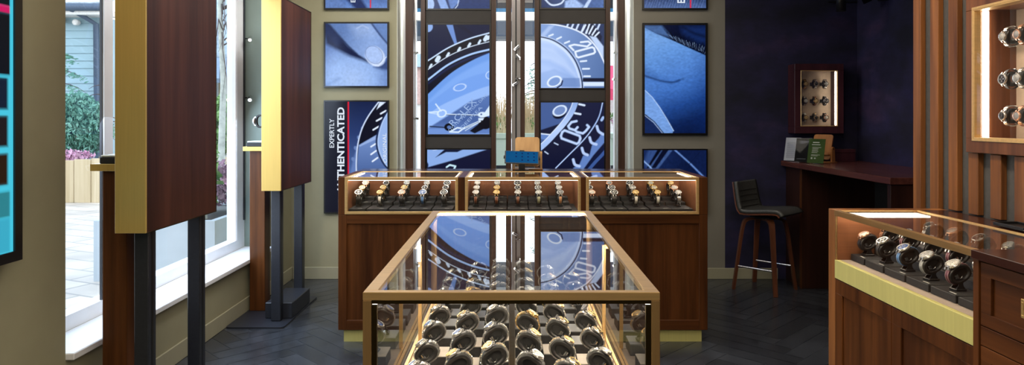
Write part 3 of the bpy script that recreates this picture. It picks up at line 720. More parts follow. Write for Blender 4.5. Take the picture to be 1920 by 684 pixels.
# the two upright mounts the middle screens hang in
for (p0, p1, gaps, side) in ((789,930,((18.5,43.5),(254.5,279)),'behind the watch dial screen'),(1002.5,1144,((17,43),(166.5,190.5)),'behind the numbered bezel screens')):
    o = thing('screen_mount', 'timber edged charcoal upright ' + side, 'screen mount', (wx((p0+p1)/2,6.3),6.31,0), 0)
    ox = o.location.x
    w = 8.6 if p0 < 900 else 8.6
    MB().box(wx(p0,YP)-ox,wx(p0+w,YP)-ox,-.07,.03,0,2.75,0,.002).build('upright', M['post_wood'], o)
    MB().box(wx(p1-w,YP)-ox,wx(p1,YP)-ox,-.07,.03,0,2.75,0,.002).build('upright', M['post_wood'], o)
    MB().box(wx(p0+w,YP)-ox+.001,wx(p1-w,YP)-ox-.001,-.002,.02,0,2.75).build('back_panel', M['charcoal'], o)
    for g in gaps:
        MB().box(wx(p0+w,YP)-ox+.001,wx(p1-w,YP)-ox-.001,-.045,-.004,wz(g[1],YP)+.005,wz(g[0],YP)-.005).build('filler_panel', M['charcoal'], o)
# ================================================================== WATCHES AND THEIR STANDS (prototypes)
OA, OB = .047, .034      # half axes of the cuff
def oval(a, b, n, t0=0.0, t1=2*PI, e=2.35):
    out = []
    for i in range(n):
        t = t0 + (t1-t0)*i/(n if abs(t1-t0-2*PI) < 1e-6 else n-1)
        c, s = math.cos(t), math.sin(t)
        out.append((a*math.copysign(abs(c)**(2/e), c), b*math.copysign(abs(s)**(2/e), s)))
    return out
def ring_band(mb, outer, inner, y0, y1, m=0, ch=.003):
    """closed band around the y axis, softened at its outer corners"""
    n = len(outer)
    def sh(p, k): return [(x*(1-k/OA), z*(1-k/OB)) for x, z in p]
    loops = [(inner, y0), (sh(outer, ch), y0), (outer, y0+ch), (outer, y1-ch), (sh(outer, ch), y1), (inner, y1)]
    vs = []
    for p, y in loops: vs += [(x, y, z) for x, z in p]
    fs = []
    for k in range(len(loops)):
        k2 = (k+1) % len(loops)
        for i in range(n): fs.append((k*n+i, k*n+(i+1) % n, k2*n+(i+1) % n, k2*n+i))
    mb.add(vs, fs, m, True)

def make_watch(cat_case, dial, strap, bezel=None, big=1.0, chrono=False):
    """parts round the centre of the cuff: dial up (+z), strap running round the y axis"""
    o = bpy.data.objects.new('wristwatch', None); col.objects.link(o); o.empty_display_size = .03
    mc = M[cat_case]; md = M['d_'+dial]; mark = M['gold'] if dial in ('champagne', 'white') and cat_case != 'steel' else M['steel']
    r = .0222*big; z0 = .0378
    b = MB(); b.M = Matrix.Translation((0,0,z0))
    b.lathe([(r*.86,0),(r,.0025),(r,.0085),(r*.95,.0105),(r*.80,.0112),(0.0001,.0104)], 24)
    for sx in (-1,1):
        for sy in (-1,1):
            q = [(sx*r*.62,.0085),(sx*r*1.05,.0078),(sx*r*1.30,.0012),(sx*r*1.24,-.0022),(sx*r*.95,.0015)]
            if sx < 0: q = q[::-1]
            b.prism([(x, z) for x, z in q], 'y', sy*.0092-.0022, sy*.0092+.0022)
    b.build('case', mc, o)
    b = MB(); b.M = Matrix.Translation((0,0,z0))
    k = 32; vs = []
    for (rr, zz, kn) in ((r*.98,.0104,0),(r*1.02,.0118,1),(r*.97,.0134,1),(r*.82,.0128,0),(r*.80,.0112,0)):
        for j in range(k):
            a = 2*PI*j/k; q = rr*(1+(.012 if (j % 2 and kn) else 0)); vs.append((q*math.cos(a), q*math.sin(a), zz))
    fs = [(i*k+j, i*k+(j+1) % k, (i+1)*k+(j+1) % k, (i+1)*k+j) for i in range(4) for j in range(k)]
    b.add(vs, fs, 0, False); b.build('bezel', M[bezel] if bezel else mc, o)
    b = MB(); b.M = Matrix.Translation((0,0,z0))
    b.lathe([(r*.80,.0108),(r*.80,.0116),(.0001,.0116)], 24)
    for j in range(12):
        a = 2*PI*j/12; c, s = math.cos(a), math.sin(a); L = .0016 if j % 3 else .0026
        p = [(u*c-v*s, u*s+v*c, .0119) for u, v in ((r*.70-L,-.0006),(r*.70,-.0006),(r*.70,.0006),(r*.70-L,.0006))]
        b.add(p, [(0,1,2,3)], 1)
    if chrono:
        for a in (0, PI/2*1.0, -PI/2, PI):
            b2 = b.M; b.M = b2 @ Matrix.Translation((r*.38*math.cos(a), r*.38*math.sin(a), .0117)); b.lathe([(.0036,0),(.0036,.0002),(.0028,.0002),(.0001,.0002)], 12, 1); b.M = b2
    for a, L in ((R(128), .0085), (R(35), .0125)):
        c, s = math.cos(a), math.sin(a)
        b.add([(u*c-v*s, u*s+v*c, .0121) for u, v in ((-.002,-.0007),(L,-.0003),(L,.0003),(-.002,.0007))], [(0,1,2,3)], 1)
    b.build('dial', [md, mark], o)
    b = MB(); b.M = Matrix.Translation((0, r*.98, z0+.0055)) @ Matrix.Rotation(-PI/2, 4, 'X')
    b.lathe([(.0024,0),(.0028,.0008),(.0028,.0034),(.0022,.004),(.0001,.004)], 10)
    if chrono:
        for dx in (-.0085, .0085):
            b.M = Matrix.Translation((dx, r*.90, z0+.0055)) @ Matrix.Rotation(-PI/2, 4, 'X'); b.lathe([(.0016,0),(.0016,.0028),(.0022,.0028),(.0022,.004),(.0001,.004)], 8)
    b.build('crown', mc, o)
    b = MB(); kind, mats = strap
    t0, t1 = PI/2+R(33), PI/2+2*PI-R(33)
    if kind == 'links':
        N = 34; pin = oval(OA+.0012, OB+.0012, N+1, t0, t1); pout = oval(OA+.0060, OB+.0060, N+1, t0, t1)
        for i in range(N):
            f = abs(i-(N-1)/2)/((N-1)/2); w = .0092+.0022*f
            a0 = Vector(pin[i]); a1 = Vector(pin[i+1]); b0 = Vector(pout[i]); b1 = Vector(pout[i+1]); g = .07
            q = [a0.lerp(a1,g), a0.lerp(a1,1-g), b0.lerp(b1,1-g*2.4), b0.lerp(b1,g*2.4)]
            for (ya, yb, m) in ((-w,-w*.42,0),(-w*.38,w*.38,1),(w*.42,w,0)):
                b.prism([tuple(p) for p in q][::-1], 'y', ya, yb, m if len(mats) > 1 else 0)
        b.build('bracelet', [M[x] for x in mats], o)
    else:
        N = 30; pin = oval(OA+.0010, OB+.0010, N, t0, t1); pout = oval(OA+.0036, OB+.0036, N, t0, t1); w = .0096
        vs = []
        for i in range(N):
            x, z = pin[i]; X, Z = pout[i]
            vs += [(x,-w,z),(X,-w,Z),(X,w,Z),(x,w,z)]
        fs = []
        for i in range(N-1):
            for j in range(4): fs.append((i*4+j, i*4+(j+1) % 4, (i+1)*4+(j+1) % 4, (i+1)*4+j))
        fs += [(3,2,1,0), tuple((N-1)*4+j for j in range(4))]
        b.add(vs, fs, 0, False); b.build('strap', M[mats[0]], o)
        s_ = MB()
        for y in (-w*.80, w*.80):
            s_.tube([(p[0]*1.004, y, p[1]*1.004) for p in pout[1:-1]], .0005, 4, 0)
        if mats[0] in ('l_brown','l_blue','l_plum','l_tan'):
            s_.build('stitching', M['l_white'], [c for c in o.children if c.name.startswith('strap')][0])
        u = MB(); x, z = pout[N//2+6]
        u.M = Matrix.Translation((x, 0, z)) @ Matrix.Rotation(math.atan2(-z/OB, x/OA)+PI/2, 4, 'Y')
        u.box(-.007,-.0055,-.0115,.0115,.0002,.002); u.box(.0055,.007,-.0115,.0115,.0002,.002); u.box(-.007,.007,-.0115,-.0101,.0002,.002); u.box(-.007,.007,.0101,.0115,.0002,.002)
        u.build('buckle', mc, o)
    return o

def make_stand(tilt, h, clear=False):
    """cuff on a yoked post; the cuff leans so that a dial on it faces -x by TILT"""
    o = bpy.data.objects.new('watch_stand', None); col.objects.link(o); o.empty_display_size = .03
    T = Matrix.Translation((0,0,h)) @ Matrix.Rotation(-tilt, 4, 'Y')
    b = MB(); b.M = T
    n = 40
    ring_band(b, oval(OA, OB, n), oval(OA*(.93 if clear else .72), OB*(.90 if clear else .64), n), -.017, .017, 0, .0016)
    if not clear:      # sunken hollow, the same from both ends
        vs = []; fs = []
        for y, ka, kb in ((-.0165,.725,.645),(-.013,.66,.56),(-.002,.62,.51),(.002,.62,.51),(.013,.66,.56),(.0165,.725,.645)): vs += [(x, y, z) for x, z in oval(OA*ka, OB*kb, n)]
        for r_ in (0,1,3,4): fs += [(r_*n+i, r_*n+(i+1) % n, (r_+1)*n+(i+1) % n, (r_+1)*n+i) for i in range(n)]
        fs += [tuple(range(2*n, 3*n)), tuple(range(3*n, 4*n))]
        b.add(vs, fs, 1)
    b.build('cuff', [M['acrylic'] if clear else M['cuff'], M['hollow']], o)
    c = MB(); c.M = T
    for sg in (-1, 1):
        w = []
        for i in range(7):
            a = R(-70+140*i/6); w.append((-.0175+.0085*math.sin(a), sg*(.0155-.007*(1-math.cos(a)))))
        for p, q in zip(w, w[1:]): c.add([(p[0],p[1],-.0165),(q[0],q[1],-.0165),(q[0],q[1],.007),(p[0],p[1],.007)], [(0,1,2,3)], 0, True)
        c.tube([(-.008,sg*.0125,-.0145),(.002,sg*.0125,-.0135),(.006,sg*.0125,-.008)], .0014, 6)
    c.build('spring_clip', M['chrome'], o)
    p = MB()
    for s in (-1,1):
        y0, y1 = sorted((s*.0128, s*.0168))
        p.prism([(-.020,.008),(.020,.008),(.011,.020),(.009,h-.036),(.020,h-.016),(-.020,h-.016),(-.009,h-.036),(-.011,.020)], 'y', y0, y1)
    p.build('post', M['black'], o)
    MB().box(-.024,.024,-.021,.021,0,.0085,0,.002).build('foot', M['black'], o)
    return o
def make_peg(L):
    """cuff on a short peg from the back of a wall cabinet: dial faces -x, peg runs to x = L"""
    o = bpy.data.objects.new('watch_peg', None); col.objects.link(o); o.empty_display_size = .03
    b = MB(); b.M = Matrix.Rotation(-PI/2, 4, 'Y'); ring_band(b, oval(OA*.8, OB, 32), oval(OA*.45, OB*.5, 32), -.017, .017); b.build('cuff', M['cuff'], o)
    p = MB(); p.box(OB*.4,L,-.0165,-.0125,-.008,.008); p.box(OB*.4,L,.0125,.0165,-.008,.008); p.build('peg', M['black'], o)
    MB().box(L-.004,L,-.02,.02,-.02,.02).build('wall_plate', M['black'], o)
    return o
LK = lambda *m: ('links', m)
LE = lambda m: ('leather', (m,))
KINDS = {
 'steel watch with black dial': make_watch('steel','black',LK('steel')),
 'steel watch with white dial': make_watch('steel','white',LK('steel')),
 'steel watch with blue dial': make_watch('steel','blue',LK('steel')),
 'gold watch with champagne dial': make_watch('gold','champagne',LK('gold')),
 'two-tone watch with champagne dial': make_watch('steel','champagne',LK('steel','gold'),'gold'),
 'two-tone watch with black dial': make_watch('steel','black',LK('steel','gold'),'gold'),
 'rose gold watch with silver dial': make_watch('rose','silver',LK('rose')),
 'steel chronograph on black strap': make_watch('steel','black',LE('l_black'),None,1.22,True),
 'steel watch on white strap': make_watch('steel','white',LE('l_white')),
 'gold watch on white strap': make_watch('gold','champagne',LE('l_white')),
 'steel watch on blue strap': make_watch('steel','blue',LE('l_blue'),None,1.25,True),
 'steel watch on brown strap': make_watch('steel','white',LE('l_brown')),
 'gold watch on brown strap': make_watch('gold','champagne',LE('l_brown')),
 'gold watch on black strap': make_watch('gold','white',LE('l_black')),
 'steel watch on olive strap': make_watch('steel','white',LE('l_olive')),
 'steel watch on tan strap': make_watch('steel','black',LE('l_tan'),None,1.05,True),
 'steel chronograph on plum strap': make_watch('steel','white',LE('l_plum'),None,1.28,True),
 'steel chronograph on grey strap': make_watch('steel','silver',LE('l_grey'),None,1.28,True),
 'rose gold watch on black strap': make_watch('rose','white',LE('l_black'),None,1.15),
}
USED = set()
def first_or_copy(o):
    if o.name in USED: return dup(o)
    USED.add(o.name); return o
def place_watch(kind, loc, tilt, rotz, where, group, sc=1.0):
    src = KINDS[kind]; o = first_or_copy(src)
    o.location = loc; o.rotation_mode = 'XYZ'; o.rotation_euler = (0, -tilt, rotz); o.scale = (sc, sc, sc)
    tag(o, kind + ', ' + where, 'watch', group); return o
STAND = {}
def place_stand(tilt, h, loc, rotz, where, group, sc=1.0, clear=False):
    k = (round(tilt, 3), round(h, 3), clear)
    if k not in STAND: STAND[k] = make_stand(tilt, h, clear)
    o = first_or_copy(STAND[k]); o.location = loc; o.rotation_euler = (0,0,rotz); o.scale = (sc, sc, sc)
    tag(o, ('clear' if clear else 'black') + ' cuff stand, ' + where, 'watch stand', group); return o
def watch_on_stand(kind, tilt, h, loc, rotz, where, group, sc=1.0, clear=False):
    place_stand(tilt, h, (loc[0],loc[1],loc[2]+.0004), rotz, where, 'cuff stands ' + group, sc, clear)
    return place_watch(kind, (loc[0], loc[1], loc[2]+h*sc+.0004), tilt, rotz, where, 'watches ' + group, sc)
# ================================================================== CENTRE GLASS TABLE
def rnd_kind(rng, names): return names[rng.randrange(len(names))]
def table():
    X0, X1, Y0, Y1, ZT, ZD = -.4725, .4685, 2.16, 4.07, .90, .40
    k = .682; dz = H*(1-k)      # drawn over the photo's proportions, then set to real size: 1.07 m high, 1.3 m long
    def V(): b = MB(); b.M = Matrix.Scale(k, 4); return b
    def U(): b = MB(); b.M = Matrix.Translation((0,0,dz)) @ Matrix.Scale(k, 4); return b
    o = thing('glass_display_table', 'brass framed glass display table in the middle of the floor', 'display table', (0, 3.115*k, 0))
    oy = 3.115; y0, y1 = Y0-oy, Y1-oy
    b = U()   # top frame
    w = .043
    b.box(X0,X1,y0,y0+.030,ZT-.026,ZT,0,.0015); b.box(X0,X1,y1-w,y1,ZT-.026,ZT,0,.0015)
    b.box(X0,X0+w,y0+.030,y1-w,ZT-.026,ZT,0,.0015); b.box(X1-w,X1,y0+.030,y1-w,ZT-.026,ZT,0,.0015)
    b.build('top_frame', M['brass'], o)
    b = U()
    for xa, xb in ((X0,X0+.027),(X1-.027,X1)):
        for ya, yb in ((y0,y0+.027),(y1-.027,y1)):
            U().box(xa,xb,ya,yb,ZD-.02,ZT-.0265,0,.0015).build('corner_post', M['brass_mid'], o)
    b = U(); b.box(X0+.0275,X1-.0275,y0+.006,y0+.016,ZT-.038,ZT-.0265)
    b.box(X0+.0275,X0+.044,y0+.004,y0+.018,ZD,ZT-.040); b.box(X1-.044,X1-.0275,y0+.004,y0+.018,ZD,ZT-.040)
    b.build('door_channel', M['bronze'], o)
    b = U(); b.box(X0+.0275,X0+.0445,y0+.002,y0+.0035,ZT-.0415,ZT-.039); b.box(X1-.0445,X1-.0275,y0+.002,y0+.0035,ZT-.0415,ZT-.039)
    b.build('door_hinge', M['chrome'], o)
    U().quad((X0+.042,y0+.028,ZT-.006),(X1-.042,y0+.028,ZT-.006),(X1-.042,y1-.042,ZT-.006),(X0+.042,y1-.042,ZT-.006)).build('glass_top', M['glass_top'], o)
    U().quad((X0+.044,y0+.010,ZD),(X1-.044,y0+.010,ZD),(X1-.044,y0+.010,ZT-.04),(X0+.044,y0+.010,ZT-.04)).build('glass_front', M['glass'], o)
    U().quad((X0+.027,y1-.012,ZD),(X1-.027,y1-.012,ZD),(X1-.027,y1-.012,ZT-.026),(X0+.027,y1-.012,ZT-.026)).build('glass_back', M['glass'], o)
    for x in (X0+.010, X1-.010):
        U().quad((x,y0+.027,ZD),(x,y1-.027,ZD),(x,y1-.027,ZT-.026),(x,y0+.027,ZT-.026)).build('glass_side', M['glass_top'], o)
    for s in (-1, 1):      # frame where the two halves of the table meet
        f = U(); xa = s*.411; xb = s*.4265
        f.box(xa,xb,-.008,.008,ZD+.002,ZT-.026); f.box(xb,s*.452,-.008,.008,ZT-.042,ZT-.027)
        f.build('middle_post', M['brass'], o)
        g = U(); g.box(s*.440,s*.452,y0+.02,y1-.02,ZD,ZD+.012); g.box(s*.4225,s*.4335,y0+.02,y1-.02,ZD,ZD+.006); g.build('side_rail', M['brass'], o)
    b = U(); b.box(X0+.012,X1-.012,y0+.012,y1-.014,ZD-.02,ZD); b.build('deck', M['deck'], o)
    b = U(); b.box(-.435,.435,-.004,.004,ZD-.003,ZD+.0003); b.box(-.012,.012,y0+.03,y1-.03,ZD-.003,ZD+.0003); b.build('deck_joint', M['bronze'], o)
    U().box(X0+.046,X1-.046,y1-.052,y1-.0435,ZT-.018,ZT-.008).build('led_strip', M['led'], o)
    for xa, xb in ((X0+.018,X0+.036),(X1-.036,X1-.018)):
        U().box(xa,xb,y0+.05,y1-.05,ZT-.0305,ZT-.0265).build('led_strip', M['led_table'], o)
    U().box(X0+.05,X1-.05,y0+.0185,y0+.028,ZT-.0305,ZT-.0265).build('led_strip', M['led_table'], o)
    zb = (ZD-.0205)*k+dz
    MB().box((X0+.02)*k,(X1-.02)*k,(y0+.02)*k,(y1-.02)*k,.08,zb,0,.003).build('cabinet', M['walnut'], o)
    MB().box((X0+.06)*k,(X1-.06)*k,(y0+.06)*k,(y1-.06)*k,0,.0795).build('plinth', M['brass_pale'], o)
    # stepped risers, two per row
    rng = random.Random(11)
    rows = [2.44, 2.675, 2.925, 3.165, 3.345, 3.52, 3.73, 3.93]
    hts = (.120, .093, .052); xs = (.064, .190, .333); hw = (.058, .062, .062)
    steel = ['steel watch with black dial','steel watch with white dial','steel watch with black dial','two-tone watch with champagne dial','steel watch with blue dial','two-tone watch with black dial']
    warm = ['two-tone watch with champagne dial','gold watch with champagne dial','two-tone watch with black dial','steel watch with white dial']
    for side, sgn in (('window', -1), ('counter', 1)):
        for i, Y in enumerate(rows):
            Yr = Y - (.088 if sgn > 0 else 0)
            near = i < 3
            r = thing('stepped_riser', '%s three-step display riser, %s row from front, %s side of glass table' % ('pale topped' if near else 'dark', ORD[i], side if side == 'window' else 'right'), 'display riser', (sgn*.19*k, Yr*k, ZD*k+dz+.0005), 0, 'risers in the glass table')
            for q in range(3):
                xa = sgn*(xs[q]-hw[q]+.0005) - sgn*.19; xb = sgn*(xs[q]+hw[q]-.0005) - sgn*.19
                if q == 0: xa = sgn*.014 - sgn*.19
                st = V().box(xa,xb,-.06,.06,0,hts[q]-.004,0,.001).build('step', M['suede'], r)
                V().box(xa,xb,-.06,.06,hts[q]-.0038,hts[q],0,.001).build('top_pad', M['pad'] if near else M['pad_dark'], st)
            for q in range(3):
                if q == 2 and i in (4,) : continue
                kind = rnd_kind(rng, steel if (sgn < 0 or q == 2 and i > 4) else warm)
                if i >= 5: kind = rnd_kind(rng, warm + steel[:2])
                if (sgn, i, q) == (-1, 4, 1): kind = 'gold watch with champagne dial'
                where = '%s row from front, %s column, %s side of glass table' % (ORD[i], ('inner','middle','outer')[q], side if side == 'window' else 'right')
                rz = (0 if sgn < 0 else PI) + rng.uniform(-.12, .12)
                watch_on_stand(kind, R(33), .080, (sgn*xs[q]*k, (Yr-.004)*k, (ZD+hts[q])*k+dz+.0008), rz, where, 'in the glass table', k, i >= 5 and q > 0)
table()

# ================================================================== BACK COUNTER
def back_counter():
    X0, X1, Y0, Y1, ZT = -1.1257, 1.267, 4.42, 5.17, 1.07
    cx = (X0+X1)/2
    o = thing('display_counter', 'long walnut display counter with three lit glass bays, in front of the screens', 'counter', (cx, (Y0+Y1)/2, 0))
    ox, oy = cx, (Y0+Y1)/2
    def bx(x0,x1,y0,y1,z0,z1,bev=.002): return MB().box(x0-ox,x1-ox,y0-oy,y1-oy,z0,z1,0,bev)
    bays = [(wx(646.5,Y0),wx(859,Y0)), (wx(872,Y0),wx(1089,Y0)), (wx(1099,Y0),wx(1310.5,Y0))]
    ZB, ZK, YK = .83, .838, 4.92
    # lower body with frame and panels
    bx(X0,X1,Y0+.018,Y1,.08,ZB-.004).build('body', M['walnut_dark'], o)
    bx(X0,X1,YK+.012,Y1,ZB-.004,ZT-.02).build('rear_body', M['walnut_dark'], o)
    b = MB()
    def fx(x0,x1,z0,z1): b.box(x0-ox,x1-ox,Y0-oy,Y0+.018-oy,z0,z1,0,.002)
    st = .055
    fx(X0+st,X1-st,.08,.145); fx(X0+st,X1-st,ZB-.062,ZB-.004)
    b.build('front_rail', M['walnut_x'], o)
    for xa, xb, za, zb in ((X0,X0+st,.08,ZB-.004),(X1-st,X1,.08,ZB-.004),(-.36,-.30,.145,ZB-.062),(.44,.50,.145,ZB-.062)):
        b = MB(); fx(xa,xb,za,zb); b.build('front_stile', M['walnut'], o)
    b = MB()
    for (x0, x1) in ((X0+st,-.36),(-.30,.44),(.50,X1-st)): b.box(x0-ox,x1-ox,Y0+.010-oy,Y0+.018-oy,.145,ZB-.062)
    b.build('front_panel', M['walnut'], o)
    bx(X0+.032,X1-.034,Y0+.020,Y1-.05,0,.08,0).build('plinth', M['brass_pale'], o)
    # timber between and around the glass bays
    b = MB()
    for xa, xb in ((X0,bays[0][0]),(bays[0][1],bays[1][0]),(bays[1][1],bays[2][0]),(bays[2][1],X1)):
        MB().box(xa-ox,xb-ox,Y0-oy,YK+.012-oy,ZB-.0035,ZT-.0005,0,.0015).build('divider', M['walnut'], o)
    b = MB(); b.box(X0-ox,X1-ox,YK+.0125-oy,Y1-oy,ZT-.0195,ZT,0,.002); b.build('top_rail', M['walnut_dark_y'], o)
    for i, (xa, xb) in enumerate(bays):
        f = MB(); t = .018; y0, y1 = Y0-.004-oy, Y0+.012-oy
        a, c = xa-ox, xb-ox
        f.box(a,c,y0,y1,ZT-.020,ZT,0,.001); f.box(a,c,y0,y1,ZB,ZB+.017,0,.001); f.box(a,a+t,y0,y1,ZB+.017,ZT-.020,0,.001); f.box(c-t,c,y0,y1,ZB+.017,ZT-.020,0,.001)
        f.box(a,a+.012,y1,YK-oy,ZT-.008,ZT,0,.001); f.box(c-.012,c,y1,YK-oy,ZT-.008,ZT,0,.001); f.box(a,c,YK-.014-oy,YK-oy,ZT-.008,ZT,0,.001)
        f.build('brass_frame', M['brass'], o)
        MB().quad((a+t,Y0+.002-oy,ZB+.017),(c-t,Y0+.002-oy,ZB+.017),(c-t,Y0+.002-oy,ZT-.02),(a+t,Y0+.002-oy,ZT-.02)).build('glass_front', M['glass'], o)
        MB().quad((a+.012,y1,ZT-.003),(c-.012,y1,ZT-.003),(c-.012,YK-.014-oy,ZT-.003),(a+.012,YK-.014-oy,ZT-.003)).build('glass_top', M['glass_top'], o)
        MB().box(a,c,y1+.001,YK-oy,ZK-.011,ZK).build('deck', M['suede'], o)
        MB().box(a,c,YK-.004-oy,YK+.008-oy,ZK,ZT-.009).build('back_board', M['inner_wood_x'], o)
        e = MB(); e.box(a+.001,a+.006,y1+.001,YK-.005-oy,ZK,ZT-.009); e.box(c-.006,c-.001,y1+.001,YK-.005-oy,ZK,ZT-.009); e.build('side_board', M['inner_wood_x'], o)
        MB().box(a+t,c-t,y1+.001,y1+.010,ZT-.022,ZT-.010).build('led_strip', M['led'], o)
        s = MB(); s.box(a+.014,a+.030,y1+.03,YK-.03-oy,ZT-.016,ZT-.009); s.box(c-.030,c-.014,y1+.03,YK-.03-oy,ZT-.016,ZT-.009); s.build('led_strip', M['led_white'], o)
    # risers and watches
    colx = [[wx(p,4.6) for p in q] for q in ((671,712.5,753,792.5,832.5),(892,931,971,1010,1050.5),(1109.5,1151.5,1192,1233,1272))]
    K = {
     (0,0):('rose gold watch on black strap','gold watch on black strap','steel chronograph on black strap'),
     (0,1):('steel watch with black dial','gold watch with champagne dial','gold watch on white strap'),
     (0,2):('steel watch with white dial','two-tone watch with champagne dial','rose gold watch on black strap'),
     (0,3):('steel watch with white dial','steel watch with black dial','steel watch on blue strap'),
     (0,4):('steel chronograph on black strap','steel watch with black dial','steel chronograph on black strap'),
     (1,0):('steel watch with white dial','steel watch with white dial','steel watch on brown strap'),
     (1,1):('steel watch with white dial','gold watch on brown strap','gold watch on brown strap'),
     (1,2):('steel chronograph on black strap','steel watch with black dial','steel watch on brown strap'),
     (1,3):('steel watch with white dial','steel watch on tan strap','steel watch on olive strap'),
     (1,4):('steel watch with white dial','steel watch with white dial','steel watch on tan strap'),
     (2,0):('steel watch with white dial','steel watch with black dial','rose gold watch on black strap'),
     (2,1):('rose gold watch with silver dial','steel chronograph on black strap','steel chronograph on black strap'),
     (2,2):('steel chronograph on black strap','steel watch with white dial','gold watch on white strap'),
     (2,3):('gold watch on black strap','gold watch on black strap','gold watch on white strap'),
     (2,4):('gold watch with champagne dial','rose gold watch on black strap','steel watch with white dial')}
    names = ('left','middle','right'); steps = ('top step','middle step','lowest step')
    ys = (4.853, 4.738, 4.623); zt = (.897, .876, .856)
    for bi in range(3):
        for ci in range(5):
            x = colx[bi][ci] + (.005 if bi == 0 and ci == 0 else 0)
            w2 = .068
            xl = max(x-w2, bays[bi][0]+.010); xr = min(x+w2, bays[bi][1]-.010)
            r = thing('stepped_riser', 'black three-step riser, %s from the left, %s bay of the back counter' % (ORD[ci], names[bi]), 'display riser', (x, 4.71, ZK+.0005), 0, 'risers in the back counter')
            for k in range(3):
                ya = (4.796, 4.680, 4.49)[k]; yb = (4.905, 4.7955, 4.6795)[k]
                MB().box(xl-x,xr-x,ya-4.71,yb-4.71,0,zt[k]-ZK,0,.002).build('step', M['suede'], r)
                tg = MB().box(-.002+.018,.018+.026,ya-4.71+.006,ya-4.71+.016,zt[k]-ZK+.0003,zt[k]-ZK+.0015).build('price_tag', M['l_grey'], r)
                where = '%s, %s column, %s bay of back counter' % (steps[k], ORD[ci], names[bi])
                watch_on_stand(K[(bi,ci)][k], R(34), .0625, (x, ys[k], zt[k]+.0008), PI/2, where, 'in the back counter', .95)
    # things on top
    t = thing('wooden_tablet_stand', 'pale wooden tablet stand with a rounded board, on the long counter', 'tablet stand', (wx(989,5.06), 5.06, ZT+.0005), 0)
    tablet_stand(t)
    tp = thing('tablet', 'black framed tablet with a blue screen on a post, on the long counter', 'tablet', (wx(978.5,4.985), 4.985, ZT+.0005), R(0))
    Wd, Hd = .125, .040
    T = Matrix.Translation((0,-.012,.095)) @ Matrix.Rotation(R(2), 4, 'Y') @ Matrix.Rotation(R(-52), 4, 'X')
    b = MB(); b.M = T; b.box(-Wd,Wd,-.004,.004,-.07,.07,0,.003); b.build('case', M['black'], tp)
    m_, nt, out = newmat('tablet_screen'); e = nt.nodes.new('ShaderNodeEmission')
    n = noise_of(nt, 3); r_ = ramp(nt, n.outputs['Fac'], [(.3, srgb((16,84,140))),(.7, srgb((30,104,160)))]); nt.links.new(r_.outputs[0], e.inputs[0]); e.inputs[1].default_value = .75; nt.links.new(e.outputs[0], out.inputs[0])
    b = MB(); b.M = T; b.quad((-Wd+.008,-.0046,-.062),(Wd-.008,-.0046,-.062),(Wd-.008,-.0046,.062),(-Wd+.008,-.0046,.062)); sc = b.build('screen', m_, tp)
    b = MB(); b.M = T
    for i, x in enumerate((-.042,.002,.045,.088)):
        for j, z in enumerate((.040,.004,-.034)):
            if i == 0 and j == 2: continue
            q = [(x+.0065*math.cos(a), -.0052, z+.0085*math.sin(a)) for a in [2*PI*k/10 for k in range(10)]]
            b.add(q, [tuple(range(10))], 0)
    b.build('icon', M['l_blue'] if False else emit('icon_ink', srgb((20,44,92)), 1), sc)
    for a in ((-Wd-.008,-Wd,-.012,.012),(Wd,Wd+.008,-.012,.012),(-.018,.018,.0705,.077)):
        b = MB(); b.M = T; b.box(a[0],a[1],-.006,.008,a[2],a[3],0,.002); b.build('clamp', M['black'], tp)
    MB().box(-.023,.023,.002,.016,0,.105,0,.002).build('post', M['black'], tp)
    MB().box(-.05,.05,-.045,.02,0,.006,0,.002).build('foot', M['black'], tp)

def tablet_stand(t, pale='ply', dark='ply_dark'):
    """base plate, two upright arms and a round-cornered board leaning between them"""
    MB().box(-.112,.112,-.045,.055,0,.009,0,.002).build('base', M[dark], t)
    for s in (-1,1):
        prof = [(-.018,.0095),(.030,.0095),(.022,.115)] + [(.004+.018*math.cos(a), .118+.018*math.sin(a)) for a in [R(q) for q in range(10, 171, 20)]] + [(-.014,.115)]
        xa, xb = sorted((s*.094, s*.108))
        a = MB().prism(prof, 'x', xa, xb).build('arm', M[pale], t)
        MB().tube([(s*.108,.004,.118),(s*.1115,.004,.118)], .006, 10).build('pivot', M['bronze'], a)
    def rr(w, z0, z1, r):
        q = []
        for cx, cz, a0 in ((w-r,z1-r,0),(-w+r,z1-r,90),(-w+r,z0+r,180),(w-r,z0+r,270)):
            q += [(cx+r*math.cos(R(a0+k*15)), cz+r*math.sin(R(a0+k*15))) for k in range(7)]
        return q
    T = Matrix.Translation((0,.004,.118)) @ Matrix.Rotation(R(-14), 4, 'X')
    b = MB(); b.M = T; b.prism(rr(.090,-.095,.125,.022), 'y', -.005, .005); b.build('board', M[pale], t)
    b = MB(); b.M = T; b.box(-.088,.088,-.030,-.0055,-.060,-.050,0,.002); b.box(-.088,.088,-.034,-.030,-.060,-.038,0,.001); b.build('ledge', M[dark], t)
back_counter()

